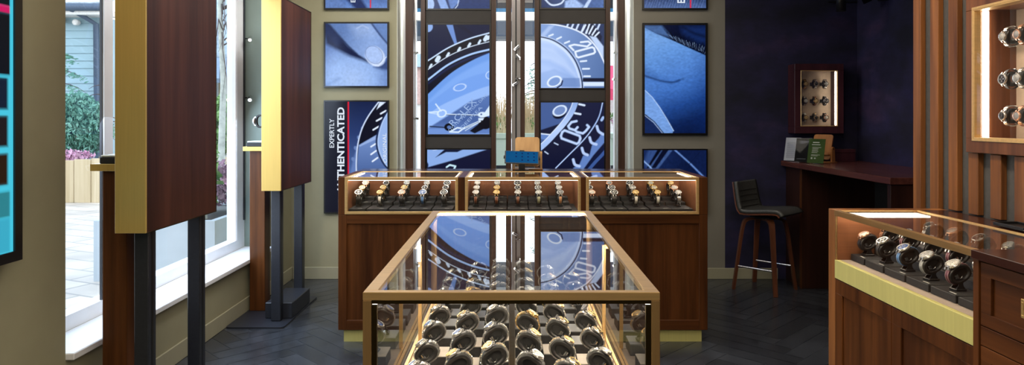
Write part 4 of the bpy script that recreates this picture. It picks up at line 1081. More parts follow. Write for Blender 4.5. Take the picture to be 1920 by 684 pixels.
# ================================================================== COUNTER WITH GLASS BAY, RIGHT
def side_counter():
    X0, X1, YF, YN, ZT = 1.655, 2.236, 3.57, 2.446, .98
    k = .8085; dz = H*(1-k); zf = -dz/k; zp = (.08-dz)/k     # real size: 1.07 m high
    def U(): b = MB(); b.M = Matrix.Translation((0,0,dz)) @ Matrix.Scale(k, 4); return b
    def V(): b = MB(); b.M = Matrix.Scale(k, 4); return b
    o = thing('glass_front_counter', 'walnut counter with a glass watch bay and pale brass band, beside the slatted wall', 'counter', (1.95*k, 3.0*k, 0))
    ox, oy = 1.95, 3.0
    def bx(x0,x1,y0,y1,z0,z1,bev=.002): return U().box(x0-ox,x1-ox,y0-oy,y1-oy,z0,z1,0,bev)
    E = .072; ZB0, ZB1 = .635, .728; XK = 2.085
    bx(X0,X1,YF-E,YF,zf,ZT).build('end_panel', M['slat_wood'], o)
    bx(X0+.022,X1,YN,YF-E-.0005,zp,ZB1-.012).build('body', M['walnut_dark'], o)
    bx(X0+.05,X1,YN,YF-E-.0005,zf,zp-.001,0).build('plinth', M['black'], o)
    bx(X0-.002,X0+.0215,YN+.001,YF-E-.001,ZB0,ZB1,.001).build('brass_band', M['brass_pale'], o)
    for (ya, yb) in (((YN+.002,2.976),(2.980,YF-E-.002))):
        d = bx(X0+.010,X0+.0215,ya,yb,zp+.005,ZB0-.005,.001).build('door', M['slat_wood'] if False else M['walnut'], o)
        f = U(); s = .07
        def fx(y0,y1,z0,z1): f.box(X0-ox,X0+.0095-ox,y0-oy,y1-oy,z0,z1,0,.0015)
        fx(ya,yb,ZB0-.075,ZB0-.005); fx(ya,yb,zp+.005,zp+.075); fx(ya,ya+s,zp+.075,ZB0-.075); fx(yb-s,yb,zp+.075,ZB0-.075)
        f.build('door_frame', M['walnut'], d)
    bx(X0+.0216,XK,YN,YF-E-.001,ZB1-.0115,ZB1,0).build('deck', M['deck'], o)
    bx(XK,XK+.012,YN,YF-E-.001,ZB1,ZT-.012,0).build('back_board', M['inner_wood_x'], o)
    bx(X0+.008,XK-.001,YF-E-.010,YF-E-.001,ZB1,ZT-.014,0).build('side_board', M['inner_wood_x'], o)
    bx(XK+.0125,X1,YN,YF-E-.001,ZB1-.0115,ZT-.0205,0).build('rear_body', M['walnut_dark'], o)
    bx(XK+.0005,X1,YN,YF-E-.001,ZT-.020,ZT).build('top_rail', M['walnut_dark_y'], o)
    f = U()
    def g(x0,x1,y0,y1,z0,z1): f.box(x0-ox,x1-ox,y0-oy,y1-oy,z0,z1,0,.001)
    g(X0-.003,X0+.014,YN,YF-E+.002,ZT-.026,ZT+.001); g(X0+.014,X0+.022,YN,YF-E,ZT-.006,ZT+.001)
    g(X0+.0142,XK-.0122,YF-E-.006,YF-E-.001,ZT-.008,ZT+.001)
    g(X0,X0+.008,YF-E-.009,YF-E-.001,ZB1,ZT-.0265)
    f.build('brass_frame', M['brass_aged'], o)
    bx(XK-.013,XK,YN,YF-E-.001,ZT-.010,ZT+.001,.001).build('rear_trim', M['brass'], o)  # brighter brass than the frame: the rail's lit glow put into its colour
    U().quad((X0+.004-ox,YN-oy,ZB1),(X0+.004-ox,YF-E-.009-oy,ZB1),(X0+.004-ox,YF-E-.009-oy,ZT-.0265),(X0+.004-ox,YN-oy,ZT-.0265)).build('glass_front', M['glass'], o)
    U().quad((X0+.022-ox,YN-oy,ZT-.003),(XK-.012-ox,YN-oy,ZT-.003),(XK-.012-ox,YF-E-.006-oy,ZT-.003),(X0+.022-ox,YF-E-.006-oy,ZT-.003)).build('glass_top', M['glass_top'], o)
    bx(X0+.03,XK-.02,YF-E-.13,YF-E-.012,ZT-.020,ZT-.011,0).build('led_strip', M['led_soft'], o)
    bx(X0+.015,X0+.024,YN+.01,YF-E-.02,ZT-.022,ZT-.012,0).build('led_strip', M['led'], o)
    ys = [3.435, 3.262, 3.088, 2.914, 2.740, 2.566]
    kinds = [['rose gold watch on black strap','steel chronograph on black strap','steel watch on blue strap','steel chronograph on grey strap','steel chronograph on plum strap','steel watch on white strap'],
             ['rose gold watch with silver dial','steel chronograph on plum strap','steel chronograph on black strap','steel chronograph on plum strap','steel watch with white dial','steel watch on brown strap'],
             [None,'steel watch with black dial','rose gold watch on black strap','steel chronograph on black strap','steel watch with white dial',None]]
    xs = (1.790, 1.903, 2.013); zt = (.760, .797, .834)
    for i, y in enumerate(ys):
        r = thing('stepped_riser', 'black three-step riser, %s from the far end of counter by slatted wall' % ORD[i], 'display riser', (1.9*k, y*k, ZB1*k+dz+.0005), 0, 'risers in the counter by the slatted wall')
        for q in range(3):
            xa = (1.728,1.8475,1.9585)[q]; xb = (1.847,1.958,2.07)[q]
            ya, yb = -.080, (.080 if i else .048)
            V().box(xa-1.9,xb-1.9,ya,yb,0,zt[q]-ZB1,0,.0025).build('step', M['suede'], r)
            V().box(xa-1.9+.012,xa-1.9+.018,-.062,-.022,zt[q]-ZB1+.0003,zt[q]-ZB1+.0015).build('price_tag', M['l_white'], r)
            kind = kinds[q][i]
            if kind:
                where = '%s row, %s from far end, slatted wall counter' % (('front','middle','back')[q], ORD[i])
                watch_on_stand(kind, R(28), .066, (xs[q]*k, y*k, zt[q]*k+dz+.0008), R(5), where, 'in the counter by the slatted wall', k)
    # drawer unit nearer the viewer
    d = thing('drawer_cabinet', 'walnut drawer cabinet with brass flush pull, at the near end of glass front counter', 'cabinet', (1.95*k, 1.80*k, 0))
    ox, oy = 1.95, 1.80; YA = 1.20; YN = 2.4455
    bx(X0+.0215,X1,YA,YN-.0005,zp,ZT-.031).build('body', M['walnut_dark'], d)
    bx(X0+.05,X1,YA,YN-.0005,zf,zp-.001,0).build('plinth', M['black'], d)
    bx(X0-.012,X1,YA,YN-.0005,ZT-.030,ZT+.002).build('worktop', M['walnut_dark_y'], d)
    bx(X0-.004,X0+.021,YN-.030,YN-.0008,zp,ZT-.031,.001).build('end_post', M['walnut'], d)
    zs = ((.722,.944),(.500,.648),(.10,.495),(zp+.02,.095))
    bx(X0+.002,X0+.021,YA,YN-.031,.652,.718,.001).build('rail', M['walnut_y'], d)
    for (z0, z1) in zs:
        w = bx(X0+.012,X0+.021,YA+.02,YN-.0315,z0,z1,.001).build('drawer', M['walnut_y'], d)
        f = U(); ya, yb = YA+.02, YN-.0315
        def fx(y0,y1,a,c): f.box(X0+.002-ox,X0+.0115-ox,y0-oy,y1-oy,a,c,0,.001)
        fx(ya,yb,z1-.048,z1); fx(ya,yb,z0,z0+.045); fx(yb-.052,yb,z0+.045,z1-.048); fx(ya,ya+.05,z0+.045,z1-.048)
        f.build('drawer_frame', M['walnut_y'], w)
        hz = (z0+z1)/2
        h = U(); ya, yb = 2.135, 2.222
        for (y0,y1,a,c) in ((ya,yb,hz+.021,hz+.031),(ya,yb,hz-.031,hz-.021),(ya,ya+.012,hz-.021,hz+.021),(yb-.012,yb,hz-.021,hz+.021)): h.box(X0+.001-ox,X0+.0118-ox,y0-oy,y1-oy,a,c,0,.001)
        h.box(X0+.006-ox,X0+.0115-ox,ya+.02-oy,yb-.02-oy,hz+.004,hz+.012,0,.001)
        h.build('pull', M['gold'], w)
    ox, oy = 0, 0
    tr = thing('flat_tray', 'black flat tray at the wall edge of the counter top, below the lit wall cabinet', 'tray', (2.16*k, 2.90*k, ZT*k+dz+.003))
    V().box(-.055,.055,-.09,.09,0,.006,0,.002).build('tray_base', M['black'], tr)
    b = V()
    for (a,c,e,g_) in ((-.055,-.050,-.09,.09),(.050,.055,-.09,.09),(-.050,.050,-.09,-.085),(-.050,.050,.085,.09)): b.box(a,c,e,g_,.0062,.016,0,.001)
    b.build('tray_rim', M['black'], tr)
side_counter()

# ================================================================== LIT WALL CABINETS
def wall_cabinets():
    # beside the slatted wall: opening faces -x
    k = .8085; dz = H*(1-k)
    def V(): b = MB(); b.M = Matrix.Scale(k, 4); return b
    XS = 2.24
    o = thing('lit_wall_cabinet', 'walnut wall cabinet with brass lined opening and bright light strip, on the slatted wall', 'wall cabinet', (XS*k, 2.75*k, 1.288*k+dz))
    oz, oy, ox = 1.288, 2.75, XS
    xf, xb = 2.22, 2.432; y0, y1, z0, z1 = 1.98, 3.34, 1.286, 2.055; iy0, iy1, iz0, iz1 = 2.05, 3.281, 1.354, 1.971
    def bx(b,xa,xc,ya,yb,za,zb,bev=.001): b.box(xa-ox,xc-ox,ya-oy,yb-oy,za-oz,zb-oz,0,bev)
    b = V(); bx(b,xf,XS-.0005,y0,y1,z0,iz0,.002); bx(b,xf,XS-.0005,y0,y1,iz1,z1,.002); bx(b,xf,XS-.0005,y0,iy0,iz0,iz1,.002); bx(b,xf,XS-.0005,iy1,y1,iz0,iz1,.002)
    b.build('frame', M['cab_wood'], o)
    b = V(); t = .006
    bx(b,xf-.003,xf+.055,iy0,iy1,iz0,iz0+t); bx(b,xf-.003,xf+.055,iy0,iy1,iz1-t,iz1); bx(b,xf-.003,xf+.030,iy1-t,iy1,iz0+t,iz1-t); bx(b,xf-.003,xf+.055,iy0,iy0+t,iz0+t,iz1-t)
    bx(b,xf-.004,xf-.0005,iy0-.012,iy1+.012,iz0-.012,iz0); bx(b,xf-.004,xf-.0005,iy0-.012,iy1+.012,iz1,iz1+.012); bx(b,xf-.004,xf-.0005,iy1,iy1+.012,iz0,iz1)
    b.build('brass_lining', M['brass'], o)
    b = V(); bx(b,xf+.031,xb,iy1+.0005,iy1+.012,iz0-.01,iz1+.01,0); bx(b,XS+.002,xb,iy0-.012,iy1,iz0-.012,iz0-.001,0); bx(b,XS+.002,xb,iy0-.012,iy1,iz1+.001,iz1+.012,0); bx(b,XS+.002,xb,iy0-.012,iy0-.001,iz0,iz1,0)
    b.build('carcass', M['inner_wood_z'], o)
    b = V(); bx(b,xb-.008,xb,iy0,iy1,iz0,iz1,0); b.build('back_panel', M['linen'], o)
    b = V(); bx(b,xf+.040,xf+.066,iy1-.010,iy1-.0005,iz0+.008,iz1-.008,0); b.build('led_strip', M['led_white'], o)
    V().quad((xf+.004-ox,iy0-oy,iz0-oz),(xf+.004-ox,iy1-oy,iz0-oz),(xf+.004-ox,iy1-oy,iz1-oz),(xf+.004-ox,iy0-oy,iz1-oz)).build('glass_door', M['glass'], o)
    peg = make_peg(.125)
    kk = [['steel watch with white dial','rose gold watch with silver dial','steel watch with blue dial'],['steel chronograph on black strap','steel watch with white dial','gold watch with champagne dial'],['steel watch with black dial','rose gold watch with silver dial','steel watch with white dial']]
    for j, z in enumerate((1.828, 1.632, 1.462)):
        for i, y in enumerate((3.155, 3.065, 2.975)):
            where = '%s row, %s from far end, cabinet on slatted wall' % (('top','middle','lowest')[j], ORD[i])
            loc = ((xb-.008)*k-.125*k-.0005, y*k, z*k+dz)
            p = first_or_copy(peg); p.location = loc; p.rotation_euler = (0,0,0); p.scale = (k*.92,)*3; p.location.x = (xb-.008)*k-.125*k*.92-.0005; tag(p, 'black cuff peg, ' + where, 'watch peg', 'pegs in the lit cabinet on the slatted wall')
            w = place_watch(kk[j][i], loc, PI/2, 0, where, 'watches in the lit cabinet on the slatted wall'); w.scale = p.scale; w.location = p.location
    # on the alcove wall: opening faces -y
    o = thing('lit_wall_cabinet', 'small dark red framed wall cabinet with nine watches, above the bar counter', 'wall cabinet', (2.709, YB, 1.318))
    ox, oy, oz = 2.709, YB, 1.318
    yf, yb = 6.02, YB-.002; x0, x1, z0, z1 = 2.493, 2.925, 1.318, 1.932; ix0, ix1, iz0, iz1 = 2.546, 2.874, 1.380, 1.874
    b = MB(); bx(b,x0,x1,yf,yb,z0,iz0,.002); bx(b,x0,x1,yf,yb,iz1,z1,.002); bx(b,x0,ix0,yf,yb,iz0,iz1,.002); bx(b,ix1,x1,yf,yb,iz0,iz1,.002)
    b.build('frame', M['red_wood'], o)
    b = MB(); bx(b,ix0,ix1,yf-.002,yf+.02,iz0,iz0+.006); bx(b,ix0,ix1,yf-.002,yf+.02,iz1-.006,iz1); bx(b,ix0,ix0+.006,yf-.002,yf+.02,iz0,iz1); bx(b,ix1-.006,ix1,yf-.002,yf+.02,iz0,iz1); b.build('brass_lining', M['brass'], o)
    b = MB(); bx(b,ix0,ix1,yb-.010,yb-.001,iz0,iz1,0); b.build('back_panel', M['linen'], o)
    b = MB(); bx(b,ix1-.010,ix1-.001,yf+.022,yf+.038,iz0+.01,iz1-.01,0); b.build('led_strip', M['led_white'], o)
    MB().quad((ix0-ox,yf+.004-oy,iz0-oz),(ix1-ox,yf+.004-oy,iz0-oz),(ix1-ox,yf+.004-oy,iz1-oz),(ix0-ox,yf+.004-oy,iz1-oz)).build('glass_door', M['glass'], o)
    peg = make_peg(.067)
    kk = [['gold watch with champagne dial','steel watch with black dial','steel watch with white dial'],['steel watch with white dial','gold watch on brown strap','steel chronograph on black strap'],['gold watch on white strap','two-tone watch with black dial','rose gold watch on black strap']]
    for j, z in enumerate((1.758, 1.606, 1.458)):
        for i, x in enumerate((2.612, 2.703, 2.793)):
            where = '%s row, %s column, small dark red cabinet' % (('top','middle','lowest')[j], ('left','centre','right')[i])
            loc = (x, yb-.010-.0555, z)
            p = first_or_copy(peg); p.location = loc; p.rotation_euler = (0,0,PI/2); tag(p, 'black cuff peg, ' + where, 'watch peg', 'pegs in the small cabinet above the bar')
            w = place_watch(kk[j][i], loc, PI/2, PI/2, where, 'watches in the small cabinet above the bar'); w.scale = (.82,)*3; p.scale = (.82,)*3; p.location.y = w.location.y = yb-.0105-.067*.82

wall_cabinets()
WORLD = 3.0
EXPOSURE = 0.0
def LIGHTS():
    area('ceiling_glow', (.1, 3.0, 2.9), (0,0,0), 3.4, 3.4, 48, (1,.88,.72))
    area('ceiling_glow_front', (0, 0.0, 2.9), (R(18),0,0), 3.5, 2.4, 80, (1,.88,.72))
    area('added_wall_fill', (-.2, 5.3, 2.92), (R(25),0,0), 3.4, .5, 30, (1,.90,.76))  # unseen fill lamp, added to lift the rear wall
    spot('slat_spot', (.8, 2.2, 2.85), (1.82, 2.6, 1.3), 105, 75, (1,.80,.58))
    spot('counter_spot', (.7, 1.3, 2.85), (1.36, 2.2, .5), 45, 60)
    spot('gold_spot', (-1.2, 1.6, 2.85), (-1.70, 3.2, 1.3), 26, 50)
    spot('added_gold_fill_far', (-1.3, 3.4, 2.85), (-1.66, 4.75, 1.3), 60, 45)  # added to brighten the gold face of the far panel
    spot('bar_spot', (2.70, 5.6, 2.25), (2.75, 5.7, 1.0), 6, 80)
    spot('added_mural_fill', (2.6, 4.9, 2.5), (3.1, 5.1, 1.15), 14, 70, (.72,.55,1))  # invented purple lamp, tints the mural on the right wall
    spot('stool_spot', (1.6, 5.3, 2.85), (2.1, 5.75, .6), 10, 30)
    spot('front_counter_spot', (-.4, 2.6, 2.85), (-.5, 4.4, .6), 30, 70)
    spot('front_counter_spot_right', (.9, 2.6, 2.85), (.9, 4.4, .6), 30, 70)
    area('added_reveal_fill', (0.03, 6.45, 2.72), (0,0,0), 2.0, .12, 26, (1,.97,.92))  # added fill over the rear window, lights reveals, poles and mullion
    area('added_window_fill', (-1.0, 4.3, 2.93), (0,R(35),0), .4, 2.2, 36, (.95,.97,1))  # added cool fill so the left window frame reads brighter
    area('added_daylight_fill', (-2.12, 4.5, 1.6), (0,R(-62),0), 1.6, 1.9, 44, (.60,.76,1))  # blue lamp added inside the window, boosts sky light on the floor
    spot('floor_spot', (1.2, 4.0, 2.85), (1.6, 5.0, 0), 25, 40)
# ================================================================== FREESTANDING PANELS BY THE WINDOW
def sign_panel(y0, label):
    """walnut slab with a satin gold narrow face on two black legs, foot box and base plate"""
    o = thing('freestanding_panel', label, 'display panel', (-1.68, y0, 0), 0, 'freestanding panels by the window')
    x0, x1 = -.066, .070; z0, z1 = .945, 2.30; D = .715
    MB().box(x0+.001,x1-.001,.012,D,z0+.001,z1-.001,0,.002).build('slab', M['panel_wood'], o)
    MB().box(x0,x1,0,.0115,z0,z1,0,.0015).build('gold_face', M['gold_face'], o)
    b = MB(); b.box(x1-.0008,x1+.0015,.012,D+.002,z0-.0015,z0+.003); b.box(x1-.0008,x1+.0015,.012,D+.002,z1-.003,z1+.0015); b.box(x1-.0008,x1+.0015,D-.002,D+.002,z0,z1)
    b.build('edge_trim', M['bronze'], o)
    for ya in (.085, .592):
        lg = MB().box(-.029,.037,ya,ya+.068,.0125,z0-.0005,0,.004).build('leg', M['black_metal'], o)
        MB().box(.0374,.0382,ya+.026,ya+.042,.0125,z0-.0005).build('cable_slot', M['black'], lg)
    MB().box(-.096,.098,.155,.590,.0125,.125,0,.004).build('foot_box', M['black_metal'], o)
    p = []
    for cx, cy, a0 in ((.105-.03,.78-.03,0),(-.298+.03,.78-.03,90),(-.298+.03,-.05+.03,180),(.105-.03,-.05+.03,270)):
        p += [(cx+.03*math.cos(R(a0+k*18)), cy+.03*math.sin(R(a0+k*18))) for k in range(6)]
    MB().prism(p, 'z', 0, .012).build('base_plate', M['black_metal'], o)
    return o
sign_panel(3.00, 'large walnut panel with gold narrow face on black legs, nearest the camera')
sign_panel(4.755, 'walnut panel with gold narrow face on black legs, beside the rear wall corner')

# ================================================================== PEDESTALS
def pedestal(x, y, label, z_floor):
    o = thing('display_pedestal', label, 'pedestal', (x, y, z_floor))
    MB().box(-.0565,.0565,-.0565,.0565,0,1.207-z_floor,0,.002).build('column', M['walnut'], o)
    MB().box(-.097,.085,-.085,.085,1.2075-z_floor,1.24-z_floor,0,.0015).build('brass_cap', M['gold_face'], o)
    return o
def cushion(x, y, label):
    o = thing('display_cushion', label, 'display cushion', (x, y, 1.2405))
    MB().box(-.075,.075,-.07,.07,0,.030,0,.003).build('tray', M['suede'], o)
    MB().box(-.073,.073,-.068,.068,.0303,.040,0,.006).build('pad', M['reveal'], o)
pedestal(-1.848, 3.23, 'walnut pedestal with brass cap, half hidden behind the nearest panel', .0125)
pedestal(-1.905, 5.16, 'walnut pedestal with brass cap, standing on a black base plate in the window', .0125)
cushion(-1.835, 3.23, 'dark display cushion with pale pad on the nearest brass capped pedestal')
cushion(-1.90, 5.15, 'dark display cushion with pale pad on the far brass capped pedestal')
def tall_stand(x, y, kind, where):
    s = thing('watch_stand', 'slim wire stand holding a watch, ' + where, 'watch stand', (x, y, 1.281))
    b = MB(); b.tube([(0.022,0,0),(.022,0,.10)], .0016, 6)
    b.M = Matrix.Translation((0,0,.148)) @ Matrix.Rotation(-PI/2+.2, 4, 'Y'); b.build('wire', M['chrome'], s)
    b = MB(); b.M = Matrix.Translation((0,0,.148)) @ Matrix.Rotation(-PI/2, 4, 'Y'); ring_band(b, oval(OA,OB,36), oval(OA*.8,OB*.72,36), -.012, .012); b.build('cuff', M['cuff'], s)
    MB().box(.012,.032,-.02,.02,0,.004,0,.001).build('foot', M['chrome'], s)
    place_watch(kind, (x, y, 1.281+.148), PI/2, 0, where, 'watches on pedestals')
tall_stand(-1.893, 5.14, 'steel chronograph on black strap', 'on the far brass capped pedestal')

# ================================================================== SCREEN ON THE LEFT WALL
def left_screen():
    y1, z0, z1 = 2.69, .895, 2.45; y0 = 1.75
    o = thing('mounted_screen', 'wall screen with bright turquoise page of dark tiles, at the left edge', 'screen', (XL+.0005, 2.2, z0))
    oy = 2.2; t = .040
    b = MB(); b.box(0,.055,y0-oy,y1-oy,0,z1-z0,0,.003); b.build('housing', M['bezel'], o)
    b = MB(); b.box(.0552,.066,y1-t-oy,y1-oy,0,z1-z0); b.box(.0552,.066,y0-oy,y0+t-oy,0,z1-z0); b.box(.0552,.066,y0+t-oy,y1-t-oy,0,t); b.box(.0552,.066,y0+t-oy,y1-t-oy,z1-z0-t,z1-z0); b.build('bezel', M['black'], o)
    W = y1-y0-2*t; Hh = z1-z0-2*t
    p = Paint(0, 120, 0, 120*Hh/W, 1.0)     # u: from the far edge towards the viewer, v: downwards
    XX = lambda q: -1.93*1280/(960-q)
    def vz(py): return ((z1-t) - (H-(py-222)*2.64/1280))/W*120
    p.fill((86,200,222))
    T = (26,38,56)
    def tile(py0, py1, c, u0=4.0): p.blend(p.poly([(u0,vz(py0)),(60,vz(py0)),(60,vz(py1)),(u0,vz(py1))], .6), c); p.blend(p.poly([(64,vz(py0)),(116,vz(py0)),(116,vz(py1)),(64,vz(py1))], .6), c)
    p.blend(p.poly([(2.5,0),(120,0),(120,vz(12)),(2.5,vz(12))], .5), (18,34,44)); p.blend(p.poly([(2.5,vz(12)),(120,vz(12)),(120,vz(26)),(2.5,vz(26))], .5), (206,40,112))
    p.blend(p.poly([(2.5,vz(26)),(120,vz(26)),(120,vz(141)),(2.5,vz(141))], .5), (24,30,40))
    tile(147,205,(30,44,66)); tile(217,274,(44,40,44)); tile(287,345,(56,40,30)); tile(358,405,(60,140,150),2.5); tile(408,470,(74,176,200),2.5)
    display_mesh('display', p, lambda u, v: (.058, (y1-t)-u/120*W-oy, (z1-t)-v/120*W-z0), M['display'], o)
left_screen()

# ================================================================== BAR COUNTER, STOOL AND THINGS ON THE BAR
def bar():
    X0, X1, Y0, Y1, ZT = 2.425, XR-.001, 4.38, YB-.013, 1.07
    o = thing('bar_counter', 'dark red walnut bar counter along the alcove wall, open underneath', 'counter', ((X0+X1)/2, (Y0+Y1)/2, 0))
    ox, oy = (X0+X1)/2, (Y0+Y1)/2
    def bx(x0,x1,y0,y1,z0,z1,bev=.002): return MB().box(x0-ox,x1-ox,y0-oy,y1-oy,z0,z1,0,bev)
    bx(X0,X1,Y0,Y1,ZT-.045,ZT,.003).build('worktop', M['bar_top'], o)
    bx(X0+.045,X1,Y1-.34,Y1,0,ZT-.0455).build('end_cabinet', M['walnut_dark'], o)
    bx(X0+.010,X1,Y0+.01,Y0+.05,0,ZT-.0455).build('end_panel', M['walnut_dark'], o)
    bx(X1-.03,X1,Y0+.051,Y1-.341,0,ZT-.0455).build('back_panel', M['charcoal'], o)
    f = bx(X0+.0435,X0+.0445+.0005,Y1-.34,Y1-.30,0,ZT-.0455,0).build('end_stile', M['walnut'], o)
M['bar_top'] = wood('bar_walnut', (.045,.014,.012), (.14,.045,.032), 'y', .22)
bar()
ZB = 1.0705
def leaflet(name, label, x, y, rz, mats, paint):
    o = thing('leaflet_holder', label, 'leaflet holder', (x, y, ZB), rz, 'leaflets on the bar counter')
    T = Matrix.Rotation(R(-13), 4, 'X'); w, h = .070, .215
    b = MB(); b.M = T
    b.quad((-w-.003,-.002,.004),(w+.003,-.002,.004),(w+.003,-.002,h),(-w-.003,-.002,h)); b.build('acrylic_front', M['acrylic'], o)
    b = MB(); b.M = T; b.box(-w,w,0,.0012,.006,h-.002); sh = b.build('sheet', mats, o)
    b = MB(); b.box(-w,w,.0,.075,0,.003); b.build('acrylic_base', M['acrylic'], o)
    b = MB(); b.M = T
    for (x0, x1, z, t) in paint[0]: b.box(x0,x1,-.0006,-.0002,z,z+t)
    b.build('print', paint[1], sh)
rl = random.Random(2)
ls = lambda n, z1, dz, xa, xb, t: [(xa+rl.uniform(0,.006), xb-rl.uniform(0,.035), z1-dz*i, t) for i in range(n)]
M['paper_white'] = plain('white_leaflet', (.42,.44,.50), .7, var=.03, spec=.1); M['paper_black'] = plain('black_leaflet', (.006,.006,.007), .8, spec=.1); M['paper_green'] = plain('green_leaflet', (.040,.075,.016), .7, var=.2, scale=8, spec=.1)
M['print_grey'] = plain('grey_print', (.17,.18,.22), .6); M['print_pale'] = plain('pale_print', (.46,.48,.40), .6)
leaflet('l', 'pale grey printed leaflet in clear stand, farthest along the bar counter', 2.475, 6.055, R(-50), M['paper_white'], (ls(14,.168,.0105,-.055,.055,.004), M['print_grey']))
leaflet('l', 'black leaflet in clear stand between pale leaflet and green leaflet', 2.50, 5.89, R(-50), M['paper_black'], (ls(3,.185,.009,-.04,.045,.003)+[(-.05,.03,.03,.003)], M['print_grey']))
leaflet('l', 'green leaflet in clear stand beside the wooden tablet stand on the bar', 2.535, 5.715, R(-50), M['paper_green'], ([(-.035,.02,.178,.008),(-.042,.03,.160,.006)]+ls(5,.138,.011,-.04,.045,.0035)+ls(2,.075,.009,-.045,.04,.003)+[(-.040,-.026,.040,.014),(-.012,.002,.042,.010)], M['print_pale']))
t = thing('wooden_tablet_stand', 'orange brown wooden tablet stand behind the green leaflet on the bar', 'tablet stand', (2.69, 5.93, ZB), R(-58)); tablet_stand(t, 'ply_dark', 'ply_dark')
t = thing('low_wooden_box', 'low oxblood wooden box with a lid on the bar against the alcove wall', 'box', (2.905, 6.09, ZB))
MB().box(-.135,.135,-.05,.05,0,.075,0,.002).build('box_body', M['red_wood'], t)
MB().box(-.137,.137,-.052,.052,.0755,.108,0,.003).build('lid', M['red_wood'], t)
MB().box(-.02,.045,-.03,.03,.1085,.111,0,.001).build('slot', M['black'], t)

def stool():
    o = thing('bar_stool', 'dark leather bar stool with bent walnut legs and chrome footrest, by the bar', 'bar stool', (2.145, 5.80, 0), R(-46.5))
    # local: +x is forward, y across
    def shell(thick, off, w, n=13):
        # profile along the stool from front lip over the seat and up the back
        prof = [(.205,.640),(.190,.652),(.12,.650),(.03,.640),(-.06,.632),(-.13,.636),(-.165,.660),(-.185,.71),(-.200,.78),(-.212,.85),(-.222,.905)]
        prof = smooth_pts(prof, 3)
        out = []
        for i, (x, z) in enumerate(prof):
            a = prof[max(i-1,0)]; c = prof[min(i+1,len(prof)-1)]
            tx, tz = c[0]-a[0], c[1]-a[1]; l = math.hypot(tx, tz); nx, nz = tz/l, -tx/l
            out.append((x, z, nx, nz, i/(len(prof)-1)))
        vs = []; m = len(out); rows = []
        for side in (0, 1):
            for (x, z, nx, nz, u) in out:
                for j in range(n):
                    t = -1+2*j/(n-1)
                    ww = w*(1-.10*max(0, u-.5)*2)
                    bow = .018*t*t*(1 if u > .5 else .5)            # edges lifted / wrapped forward
                    k = off + (thick if side else 0)
                    edge = 1 if abs(t) < .999 else 1
                    dx, dz = nx*(k+bow), nz*(k+bow)
                    vs.append((x+dx, t*ww, z+dz))
        fs = []
        A = m*n
        for i in range(m-1):
            for j in range(n-1):
                a = i*n+j; fs.append((a, a+1, a+n+1, a+n)); fs.append((A+a, A+a+n, A+a+n+1, A+a+1))
        for i in range(m-1):
            a = i*n; fs.append((a, a+n, A+a+n, A+a)); a = i*n+n-1; fs.append((a+n, a, A+a, A+a+n))
        for j in range(n-1):
            a = j; fs.append((a+1, a, A+a, A+a+1)); a = (m-1)*n+j; fs.append((a, a+1, A+a+1, A+a))
        return vs, fs
    vs, fs = shell(.012, 0, .195); MB().add(vs, fs, 0, False).build('plywood_shell', M['stool_ply'], o)
    vs, fs = shell(.032, .0125, .189); b = MB().add(vs, fs, 0, True); up = b.build('upholstery', M['stool_leather'], o)
    s = MB()
    for z, x in ((.70,-.132),(.745,-.142),(.79,-.151),(.835,-.160)): s.tube([(x+.010,-.15,z),(x-.002,0,z),(x+.010,.15,z)], .0022, 5)
    s.build('stitched_seam', M['black'], up)
    for sx in (-1,1):
        for sy in (-1,1):
            fx, fy = sx*.185, sy*.185
            pts = [(sx*.02,sy*.02,.600),(sx*.07,sy*.07,.604),(sx*.108,sy*.108,.590),(sx*.125,sy*.125,.555),(sx*.140,sy*.140,.45),(sx*.160,sy*.160,.25),(fx,fy,0)]
            q = smooth_pts(pts, 4); b = MB(); vs = []
            # flat bent strip, wider at the knee
            d = Vector((-sy, sx, 0)).normalized()*1.0; rad = Vector((sx, sy, 0)).normalized()
            for i, p in enumerate(q):
                u = i/(len(q)-1); w = .028*(1-.42*u); th = .011
                P = Vector(p); tan = (Vector(q[min(i+1,len(q)-1)])-Vector(q[max(i-1,0)])).normalized(); nn = tan.cross(d).normalized()
                vs += [P+d*w+nn*th, P+d*w-nn*th, P-d*w-nn*th, P-d*w+nn*th]
            n = len(q); f = []
            for i in range(n-1):
                for j in range(4): f.append((i*4+j, i*4+(j+1) % 4, (i+1)*4+(j+1) % 4, (i+1)*4+j))
            f += [(3,2,1,0), tuple((n-1)*4+j for j in range(4))]
            vs = [(v[0], v[1], max(v[2], 0.0)) for v in vs]
            b.add(vs, f, 0, False); b.build('leg', M['stool_ply'], o)
    MB().box(-.09,.09,-.09,.09,.606,.622,0,.004).build('swivel_plate', M['black'], o)
    for sy in (-1,1):
        MB().tube([(-.155,sy*.166,.20),(.155,sy*.166,.20)], .0095, 10).build('footrest', M['chrome'], o)
M['stool_ply'] = wood('stool_walnut', (.06,.018,.008), (.17,.055,.024), 'z', .4)
M['stool_leather'] = plain('grey_black_leather', (.055,.057,.054), .36, var=.25, scale=60, bump=.08)
stool()

